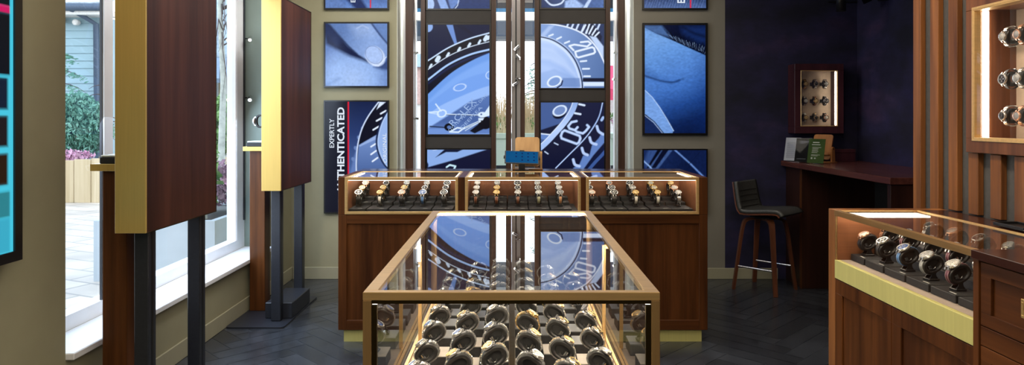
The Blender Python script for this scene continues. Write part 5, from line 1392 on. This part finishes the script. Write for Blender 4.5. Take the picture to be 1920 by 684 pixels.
# ================================================================== SPOTLIGHTS
def spot_head(b, p, d, r=.012, L=.05):
    p = Vector(p); d = Vector(d).normalized(); b.tube([p-d*L*.5, p+d*L*.45, p+d*L*.5], [r*.92, r, r], 12)
def pole_lamp(label, x, y, z0, z1, heads, face=True, mat='chrome'):
    o = thing('spotlight_pole', label, 'spotlight', (x, y, z0))
    MB().box(-.006,.006,-.004,.004,0,z1-z0).build('pole', M['black_metal'] if face else M['grey_frame'], o)
    for (dx, z, d) in heads:
        b = MB(); spot_head(b, (dx, -.030, z-z0), d, .011, .058); b.tube([(0,-.002,z-z0),(dx,-.026,z-z0)], .004, 6)
        h = b.build('spot_head', M[mat], o)
        dd = Vector(d).normalized(); q = MB(); c = Vector((dx,-.030,z-z0))+dd*.0292
        q.tube([c, c+dd*.0006], .0095, 12); q.build('lamp_face', M['lamp'], h)
ym = 6.413
pole_lamp('black spotlight pole with four silver heads on the middle window post', wx(967.5,ym), ym, 1.0, 2.75,
    [(.006, wz(90,ym), (-.8,-.3,-.75)), (.022, wz(107,ym), (.75,-.3,-.8)), (.026, wz(148,ym), (.9,-.35,-.35)), (-.006, wz(157,ym), (-.8,-.35,-.5))])
pole_lamp('slim spotlight pole in the window gap beside the pale left reveal', wx(778,6.46), 6.46, 1.0, 2.75, [(.02, wz(100,6.46), (.7,-.4,.3)), (.02, wz(222,6.46), (.9,-.3,-.1))], False)
pole_lamp('slim spotlight pole in the window gap beside the numbered bezel screens', wx(1157,6.46), 6.46, 1.0, 2.75, [(-.02, wz(100,6.46), (-.7,-.4,.3)), (-.02, wz(150,6.46), (-.8,-.4,.2))], False)
def wall_spot(z, label):
    o = thing('mounted_spotlight', label, 'spotlight', (-2.155, 5.602, z))
    b = MB(); b.tube([(-.03,0,0),(.01,-.035,-.004)], .005, 6); b.build('arm', M['chrome'], o)
    b = MB(); spot_head(b, (.025,-.05,-.008), (.25,-.85,-.45), .016, .06); h = b.build('spot_head', M['chrome'], o)
    d = Vector((.25,-.85,-.45)).normalized(); c = Vector((.025,-.05,-.008))+d*.0352
    q = MB(); q.tube([c-d*.005, c-d*.004], .012, 14); q.build('lamp_face', M['lamp'], h)
wall_spot(wz(72,5.6), 'small lit silver spotlight on the grey green window reveal, upper one')
wall_spot(wz(183,5.6), 'small lit silver spotlight on the grey green window reveal, just above the watch')
def can(x, y, zb, label, tilt=0.0, lit=True, L=.17):
    o = thing('ceiling_spotlight', label, 'spotlight', (x, y, 2.9499))
    zc = zb-2.9499
    T = Matrix.Translation((0,0,zc+L)) @ Matrix.Rotation(tilt, 4, 'Y')
    b = MB(); b.M = T; b.lathe([(.034,-L+.002),(.038,-L),(.038,0),(.036,.004),(.0001,.004)], 20); b.add([(.034*math.cos(2*PI*j/20),.034*math.sin(2*PI*j/20),-L+.012) for j in range(20)], [tuple(range(20))]); h = b.build('can', M['black'], o)
    if lit:
        b = MB(); b.M = T; b.lathe([(.033,-L+.004),(.0001,-L+.004)], 20); b.build('lamp_face', M['lamp'], h)
    MB().box(-.012,.012,-.012,.012,zc+L-.01,-.02).build('stem', M['black'], o)
    MB().box(-.05,.05,-.02,.02,-.02,0).build('track_plate', M['black'], o)
can(wx(1577,5.6), 5.6, wz(21,5.6), 'black cylinder ceiling spotlight with lit face, above the small wall cabinet')
can(wx(1610,5.7), 5.7, wz(8,5.7), 'tilted black ceiling spotlight right of the lit cylinder one', R(-28), False)
can(wx(1655,5.6), 5.6, wz(1,5.6), 'black ceiling spotlight nearest the slatted wall, only its rim showing', 0, True, .12)
c = thing('hanging_cable', 'thin black cable strung level across the top of the alcove wall', 'cable', (2.9, 6.15, wz(4,6.15)))
MB().tube([(-.05,0,0),(.21,0,0)], .006, 6).build('cable_run', M['black'], c)
# ================================================================== OUTSIDE
def paving_mat():
    m, nt, out = newmat('wet_stone_paving'); b = pbsdf(nt, out)
    tc = nt.nodes.new('ShaderNodeTexCoord'); mp = nt.nodes.new('ShaderNodeMapping'); mp.inputs['Rotation'].default_value = (0,0,R(24))
    nt.links.new(tc.outputs['Object'], mp.inputs[0])
    br = nt.nodes.new('ShaderNodeTexBrick'); br.inputs['Scale'].default_value = .8; br.inputs['Mortar Size'].default_value = .012
    br.inputs['Color1'].default_value = (.56,.51,.46,1); br.inputs['Color2'].default_value = (.76,.70,.64,1); br.inputs['Mortar'].default_value = (.40,.38,.37,1)
    nt.links.new(mp.outputs[0], br.inputs['Vector'])
    n = noise_of(nt, 1.4, detail=5); mx = nt.nodes.new('ShaderNodeMix'); mx.data_type = 'RGBA'; mx.blend_type = 'MULTIPLY'; mx.inputs[0].default_value = 1
    r = ramp(nt, n.outputs['Fac'], [(.3, (.72,.70,.72)), (.7, (1.1,1.06,1.0))])
    nt.links.new(br.outputs['Color'], mx.inputs[6]); nt.links.new(r.outputs[0], mx.inputs[7]); nt.links.new(mx.outputs[2], b.inputs['Base Color'])
    b.inputs['Roughness'].default_value = .42; return m
b = MB(); b.box(-60,-2.31,-20,60,-.06,-.03); b.box(-2.31,60,6.66,60,-.06,-.03); struct('ground', b, paving_mat())
def lapboard(name, x0, x1, y, z0, z1, mat, parent, pitch=.17):
    b = MB(); z = z0
    while z < z1:
        b.prism([(y, z),(y-.035, z),(y-.010, z+pitch),(y, z+pitch)], 'x', x0, x1); z += pitch
    return b.build(name, mat, parent)
M['clap'] = plain('pale_blue_clapboard', (.30,.44,.50), .7, var=.06, scale=2)
M['roof'] = plain('grey_shingle', (.50,.58,.66), .8, var=.25, scale=9)
M['slate_roof'] = plain('grey_blue_roof', (.24,.31,.42), .7, var=.1, scale=3)
M['gutter'] = plain('dark_gutter', (.06,.09,.14), .5)
M['soffit'] = plain('white_soffit', (.75,.74,.72), .6)
M['fence'] = wood('weathered_planter_boards', (.40,.29,.15), (.72,.60,.42), 'z', .7, .25)
M['concrete'] = plain('grey_planter', (.44,.50,.56), .7, var=.08, scale=3)
M['mint'] = plain('pale_green_planter', (.60,.72,.62), .6, var=.04, scale=3)
h = thing('street_house', 'pale blue clapboard house with dark gutter and downpipe, beyond the window', 'house', (-11.3, 16.0, -.13))
lapboard('clapboard_wall', -6.5, 2.12, -.5, 0, 3.85, M['clap'], h)
MB().box(-6.5,2.12,-.499,3,0,3.86).build('house_body', M['clap'], h)
MB().box(-6.8,2.35,-1.0,-.45,3.865,3.99).build('soffit', M['soffit'], h)
MB().tube([(-6.8,-1.05,4.02),(2.35,-1.05,4.02)], .085, 10).build('gutter', M['gutter'], h)
MB().tube([(1.55,-1.03,4.03),(1.62,-1.0,3.98),(1.93,-.62,3.70),(1.95,-.60,0.02)], .06, 8).build('downpipe', M['gutter'], h)
MB().prism([(-1.1,4.12),(-1.05,4.03),(3.0,6.0),(3.0,6.3)][::-1], 'x', -6.8, 2.35).build('roof', M['roof'], h)
b = MB(); b.M = Matrix.Translation((1.50,-.66,3.74)) @ Matrix.Rotation(PI/2, 4, 'X'); b.lathe([(.06,-.08),(.07,.03),(.04,.05),(.0001,.045)], 14); b.build('dome_camera', M['soffit'], h)
b = MB(); b.tube([(1.12,-.54,3.80),(1.28,-.80,3.75)], .05, 8); b.build('wall_lamp', M['l_tan'], h)
h = thing('street_house', 'pale shingle roofed house with grey awning and timber front, behind the birch', 'house', (-8.8, 21.0, -.03))
MB().box(-2.6,4.0,0,4,0,3.3).build('house_body', M['soffit'], h)
b = MB()
for i in range(22):
    z = 3.301+i*.16; y = -.7+i*.17
    b.box(-2.6,4.2,y,y+.2,z,z+.17)
b.build('roof', M['roof'], h)
MB().prism([(-.75,3.29),(-1.9,2.6),(-1.85,2.48),(-.70,3.15)], 'x', -2.2, 4.2).build('awning', M['slate_roof'], h)
for x in (-1.6,-.9,-.2,.5,1.2,1.9): MB().box(x,x+.16,-.06,-.001,0,2.7).build('timber_upright', M['fence'], h)
pl = thing('timber_planter', 'long weathered timber planter boards under the evergreen shrub', 'planter', (-8.2, 12.0, -.03))
b = MB()
for i in range(16):
    x = -2.2+i*.30; b.box(x,x+.292,0,.06,0,.76+.02*math.sin(i*2.1),0,.005)
b.build('board_wall', M['fence'], pl)
MB().box(-2.2,2.6,.061,1.2,0,.66).build('soil', plain('dark_soil', (.06,.045,.03), .9), pl)
pl = thing('timber_planter', 'weathered timber planter seen past the birch trunk', 'planter', (-6.4, 13.2, -.03))
b = MB()
for i in range(11):
    x = -1.6+i*.30; b.box(x,x+.292,0,.06,0,.72+.02*math.cos(i*1.7),0,.005)
b.build('board_wall', M['fence'], pl)
MB().box(-1.6,1.7,.061,1.2,0,.62).build('soil', M['l_brown'], pl)
pl = thing('stone_planter', 'grey stone planter with flowers right outside the window', 'planter', (-3.25, 6.2, -.03))
b = MB(); b.box(-.55,.55,0,.06,0,.55); b.box(-.55,.55,1.54,1.6,0,.55); b.box(-.55,-.49,.06,1.54,0,.55); b.box(.49,.55,.06,1.54,0,.55); b.build('planter_wall', M['concrete'], pl)
MB().box(-.49,.49,.06,1.54,0,.5).build('soil', M['l_black'], pl)

def leafmat(name, c1, c2):
    m, nt, out = newmat(name); b = pbsdf(nt, out); n = noise_of(nt, 5)
    r = ramp(nt, n.outputs['Fac'], [(.3, c1),(.7, c2)]); nt.links.new(r.outputs[0], b.inputs['Base Color']); b.inputs['Roughness'].default_value = .6
    return m
M['cedar'] = leafmat('cedar_green', (.06,.20,.15), (.20,.42,.32)); M['shrub'] = leafmat('leaf_green', (.09,.24,.05), (.30,.48,.16))
M['pink'] = leafmat('heather_pink', (.55,.24,.40), (.80,.52,.66)); M['straw'] = leafmat('straw_reed', (.70,.52,.30), (.92,.78,.55)); M['bark'] = plain('birch_bark', (.42,.44,.40), .8, var=.25, scale=12)
M['twig'] = plain('dark_twig', (.10,.075,.075), .8); M['mauve'] = leafmat('mauve_leaf', (.22,.10,.17), (.42,.25,.34))
def scatter(rng, n, centre, rad, size, flat=.5, shape=1.0):
    b = MB()
    for _ in range(n):
        while True:
            p = Vector((rng.uniform(-1,1), rng.uniform(-1,1), rng.uniform(-1,1)))
            if p.length <= 1: break
        p = Vector((p.x*rad[0], p.y*rad[1], p.z*rad[2]))
        k = 1-shape*max(0, (p.z/rad[2]+1)/2)*.6; p.x *= k; p.y *= k
        q = Euler((rng.uniform(0,6), rng.uniform(0,6), rng.uniform(0,6))).to_matrix()
        s = size*rng.uniform(.6,1.3); P = p + Vector(centre)
        vs = [P + q @ Vector(v) for v in ((-s,0,0),(0,-s*flat,0),(s,0,0),(0,s*flat,0))]
        b.add(vs, [(0,1,2,3)])
    return b
def plant(name, label, cat, loc, n, rad, size, mat, rng, trunk=True, flat=.5, shape=.6, extra=None):
    o = thing(name, label, cat, loc)
    scatter(rng, n, (0,0,rad[2]+size*1.35), rad, size, flat, shape).build('foliage', M[mat], o)
    if trunk: MB().tube([(0,0,0),(.02,0,rad[2]*.9)], [.05,.02], 6).build('trunk', M['bark'], o)
    if extra: scatter(rng, extra[1], (0,-.1,rad[2]*extra[3]), (rad[0],rad[1],rad[2]*.3), extra[2], .7, 0).build('blossom', M[extra[0]], o)
    return o
rg = random.Random(21)
plant('cedar_shrub', 'blue green cedar shrub above the long timber planter', 'shrub', (-8.15, 12.75, .632), 5200, (.85,.36,.62), .05, 'cedar', rg, True, .35)
plant('heather_plant', 'pink heather along the top of the long timber planter', 'flowers', (-7.9, 12.20, .632), 320, (.55,.06,.10), .045, 'pink', rg, False)
plant('leafy_shrub', 'green shrub with a pink bloom over the planter past the birch trunk', 'shrub', (-5.85, 13.80, .592), 1500, (.6,.32,.60), .085, 'shrub', rg, True, .5, .5, ('pink', 40, .06, .9))
plant('flowering_plant', 'mauve flowering plant in the grey stone planter', 'flowers', (-3.08, 7.31, .475), 900, (.26,.33,.24), .032, 'mauve', rg, False, .6, .3, ('pink', 220, .022, 1.3))
plant('leafy_plant', 'tall green leafy plant in the grey stone planter', 'plant', (-3.02, 6.66, .475), 160, (.16,.2,.34), .075, 'shrub', rg, True, .45, .2)
# feathery conifer boughs and bare twigs
def boughs(name, label, loc, rng, n, spread, zr, mat, cat='tree', green=True, leaf=1.0):
    o = thing(name, label, cat, loc)
    t = MB(); f = MB()
    t.tube([(0,0,0),(.04,0,zr[1])], [.06,.015], 6)
    for i in range(n):
        z = zr[0]+(zr[1]-zr[0])*i/n; a = rng.uniform(0, 2*PI); L = spread*(1-.65*i/n)*rng.uniform(.6,1.1)
        d = Vector((math.cos(a), math.sin(a)*.5, 0)); pts = [Vector((0,0,z))+d*L*u+Vector((0,0,.25*L*u-.5*L*u*u)) for u in (0,.25,.5,.75,1)]
        t.tube(pts, [.014,.011,.009,.006,.003], 4)
        if green:
            for k in range(46):
                u = rng.uniform(.15,1); P = Vector((0,0,z))+d*L*u+Vector((rng.gauss(0,.05), rng.gauss(0,.05), .25*L*u-.5*L*u*u-rng.uniform(0,.10)))
                s = rng.uniform(.03,.075)*leaf; q = Euler((rng.uniform(-.4,.4), rng.uniform(-.5,.5), a+rng.gauss(0,.6))).to_matrix()
                f.add([P+q @ Vector(v) for v in ((-s,0,0),(0,0,-s*.3),(s,0,0),(0,0,s*.3))], [(0,1,2,3)])
    t.build('branches', M['twig'], o)
    if green: f.build('foliage', M[mat], o)
boughs('conifer', 'feathery conifer with drooping boughs in front of the clapboard house', (-9.55, 14.2, -.03), rg, 24, 1.3, (.9,3.1), 'cedar')
boughs('bare_shrub', 'bare twiggy shrub against the clapboard house', (-9.0, 15.0, -.03), rg, 14, .9, (.9,2.3), 'cedar', 'shrub', False)
o = thing('weeping_birch', 'slender pale trunked weeping birch with hanging bare twigs, outside the window', 'tree', (-4.15, 9.75, -.03))
MB().tube([(0.02,0,0),(0,0,1.0),(.03,0,2.0),(-.02,0,3.0),(.05,0,4.2)], [.055,.048,.042,.034,.02], 10).build('trunk', M['bark'], o)
b = MB()
for i in range(30):
    a = rg.uniform(-.5,.9); x = rg.uniform(-.15,.55); z = rg.uniform(2.5,3.6); L = rg.uniform(.5,1.5); y = rg.uniform(-.3,.3)
    b.tube([(0.02,0,z),(x*.6,y*.6,z+.14),(x,y,z-.1),(x+rg.uniform(-.08,.08),y,z-L*.5),(x+rg.uniform(-.12,.12),y,z-L)], [.012,.009,.006,.004,.002], 4)
b.build('twigs', M['twig'], o)
# beyond the rear window
o = thing('shopfront_canopy', 'dark canopy with a blue strip across the top of the rear window', 'canopy', (0, 7.3, 2.33))
b = MB(); b.box(-1.6,1.7,0,.5,0,wz(39,7.3)-2.33); b.build('valance', M['gutter'], o)
MB().box(-1.6,1.7,.05,.4,wz(39,7.3)-2.33+.0005,wz(24,7.3)-2.33).build('pale_fascia', M['soffit'], o)
MB().box(-1.6,1.7,.02,.4,wz(23.5,7.3)-2.33,wz(15,7.3)-2.33).build('blue_strip', plain('blue_strip_paint', (.04,.22,.42), .5), o)
MB().box(-1.6,1.7,.05,.4,wz(15,7.3)-2.33+.0005,3.2-2.33).build('fascia', M['black_metal'], o)
for (xa, xb, lab) in ((-.40,-.02,'pale green planter box with reeds, seen between the timber uprights'),(.08,.42,'pale green planter box seen behind the wooden tablet stand'),(1.16,1.7,'pale green planter box with flowers at the window edge by the bezel screens')):
    Y = 8.0
    p = thing('planter_box', lab, 'planter', ((xa+xb)/2, Y, -.03)); w = (xb-xa)/2
    MB().box(-w,w,0,.5,.03,.93).build('dark_plinth', M['black_metal'], p)
    zt = wz(250,Y)+.03
    MB().box(-w,w,0,.5,.9305,zt-.06).build('planter_body', M['mint'], p); MB().box(-w-.02,w+.02,-.02,.52,zt-.0595,zt,0,.004).build('planter_lip', M['mint'], p)
    mx_ = (xa+xb)/2; zt -= .03
    r = thing('reed_plant' if xa < 1 else 'flowering_plant', 'straw coloured reeds growing in the planter %s' % ('left of the middle post' if xa < 0 else 'right of the middle post') if xa < 1 else 'pink and green flowers in the planter by the window edge', 'plant', (mx_, Y+.25, zt+.001))
    b = MB()
    if xa < 1:
        for i in range(260):
            x = rg.uniform(-w,w)*.95; y = rg.uniform(-.2,.2); L = rg.uniform(.25,.62); dx = rg.uniform(-.08,.08); ww = rg.uniform(.002,.005)
            b.add([(x-ww,y,0),(x+ww,y,0),(x+dx*.5+ww*.7,y,L*.6),(x+dx,y,L),(x+dx*.5-ww*.7,y,L*.6)], [(0,1,2,3,4)])
        b.build('reeds', M['straw'], r)
        scatter(rg, 260, (0,0,.13), (w*.95,.2,.09), .022, .5, 0).build('leaves', M['shrub'], r)
    else:
        scatter(rg, 700, (0,0,.20), (w*.95,.2,.16), .022, .5, 0).build('leaves', M['shrub'], r)
        scatter(rg, 300, (0,-.08,.14), (w*.95,.14,.10), .022, .8, 0).build('blossom', M['pink'], r)
boughs('conifer', 'slim conifer seen through the gap beside the number 20 screen', (.48, 11.0, -.03), rg, 40, .55, (1.2,3.0), 'cedar', leaf=.4)
aw = thing('shop_awning', 'red awning of a shop across the way, seen past the bezel screens', 'awning', (1.9, 11.0, 1.95))
MB().prism([(-.0,.35),(-.6,-.05),(-.6,-.22),(-.56,-.22),(-.56,-.06),(0,.28)], 'x', -.45, 1.2).build('awning_cloth', plain('red_canvas', (.62,.05,.12), .7), aw)
MB().box(-.45,1.2,.001,.3,-1.98,.9).build('shop_wall', M['soffit'], aw)
bh = thing('street_house', 'pale house with brick gable glimpsed through the gap beside the watch dial screen', 'house', (-2.35, 13.0, -.03))
MB().box(-.9,.75,0,2,0,1.75).build('house_body', M['soffit'], bh)
MB().box(-.9,.75,-.05,2,1.751,2.45).build('brick_gable', plain('pink_brick', (.55,.36,.32), .8, var=.2, scale=20), bh)
MB().prism([(-.15,2.451),(2,2.451),(2,2.9)], 'x', -1.0, .8).build('roof', M['slate_roof'], bh)

# ================================================================== LIGHT, WORLD, CAMERA
w = bpy.data.worlds.new('overcast'); scene.world = w; w.use_nodes = True; nt = w.node_tree; nt.nodes.clear()
wo = nt.nodes.new('ShaderNodeOutputWorld'); bg = nt.nodes.new('ShaderNodeBackground'); tc = nt.nodes.new('ShaderNodeTexCoord')
sp = nt.nodes.new('ShaderNodeSeparateXYZ'); nt.links.new(tc.outputs['Generated'], sp.inputs[0])
rp = ramp(nt, sp.outputs['Z'], [(0.0, (.92,.96,1.0)), (.35, (.80,.90,1.0)), (1.0, (.62,.80,1.0))])
nt.links.new(rp.outputs[0], bg.inputs[0]); bg.inputs[1].default_value = WORLD; nt.links.new(bg.outputs[0], wo.inputs[0])
def area(name, loc, rot, sx, sy, power, c=(1,.86,.70), spread=180):
    l = bpy.data.lights.new(name, 'AREA'); l.shape = 'RECTANGLE'; l.size = sx; l.size_y = sy; l.energy = power; l.color = c; l.spread = R(spread)
    o = bpy.data.objects.new(name, l); o.location = loc; o.rotation_euler = rot; col.objects.link(o); return o
def spot(name, loc, target, power, angle=60, c=(1,.85,.68), blend=.6, r=.04):
    l = bpy.data.lights.new(name, 'SPOT'); l.energy = power; l.spot_size = R(angle); l.spot_blend = blend; l.color = c; l.shadow_soft_size = r
    o = bpy.data.objects.new(name, l); o.location = loc
    o.rotation_euler = (Vector(target)-Vector(loc)).to_track_quat('-Z', 'Y').to_euler(); col.objects.link(o); return o
LIGHTS()
for name, loc, rot, sx, sy in (('window_portal', (-2.30, (YW0+YW1)/2, 1.51), (0, R(-90), 0), 2.2, YW1-YW0), ('rear_window_portal', (0.03, 6.64, 1.4), (R(-90),0,0), 2.1, 2.7)):
    o = area(name, loc, rot, sx, sy, 1); o.data.cycles.is_portal = True
for k, o in KINDS.items():
    if o.name not in USED:
        for c_ in [c for ch in o.children for c in ch.children] + list(o.children) + [o]: bpy.data.objects.remove(c_)
cam = bpy.data.cameras.new('camera'); cam.lens = 24.0; cam.sensor_width = 36.0; cam.shift_y = -120.0/1920.0; cam.clip_start = .02; cam.clip_end = 300
co = bpy.data.objects.new('camera', cam); co.location = (0,0,H); co.rotation_euler = (R(90),0,0); col.objects.link(co); scene.camera = co
scene.view_settings.view_transform = 'Standard'; scene.view_settings.look = 'None'; scene.view_settings.exposure = EXPOSURE
cy = scene.cycles
cy.max_bounces = 10; cy.diffuse_bounces = 4; cy.glossy_bounces = 6; cy.transparent_max_bounces = 24; cy.transmission_bounces = 6
cy.caustics_reflective = False; cy.caustics_refractive = False; cy.sample_clamp_indirect = 4.0; cy.use_denoising = True
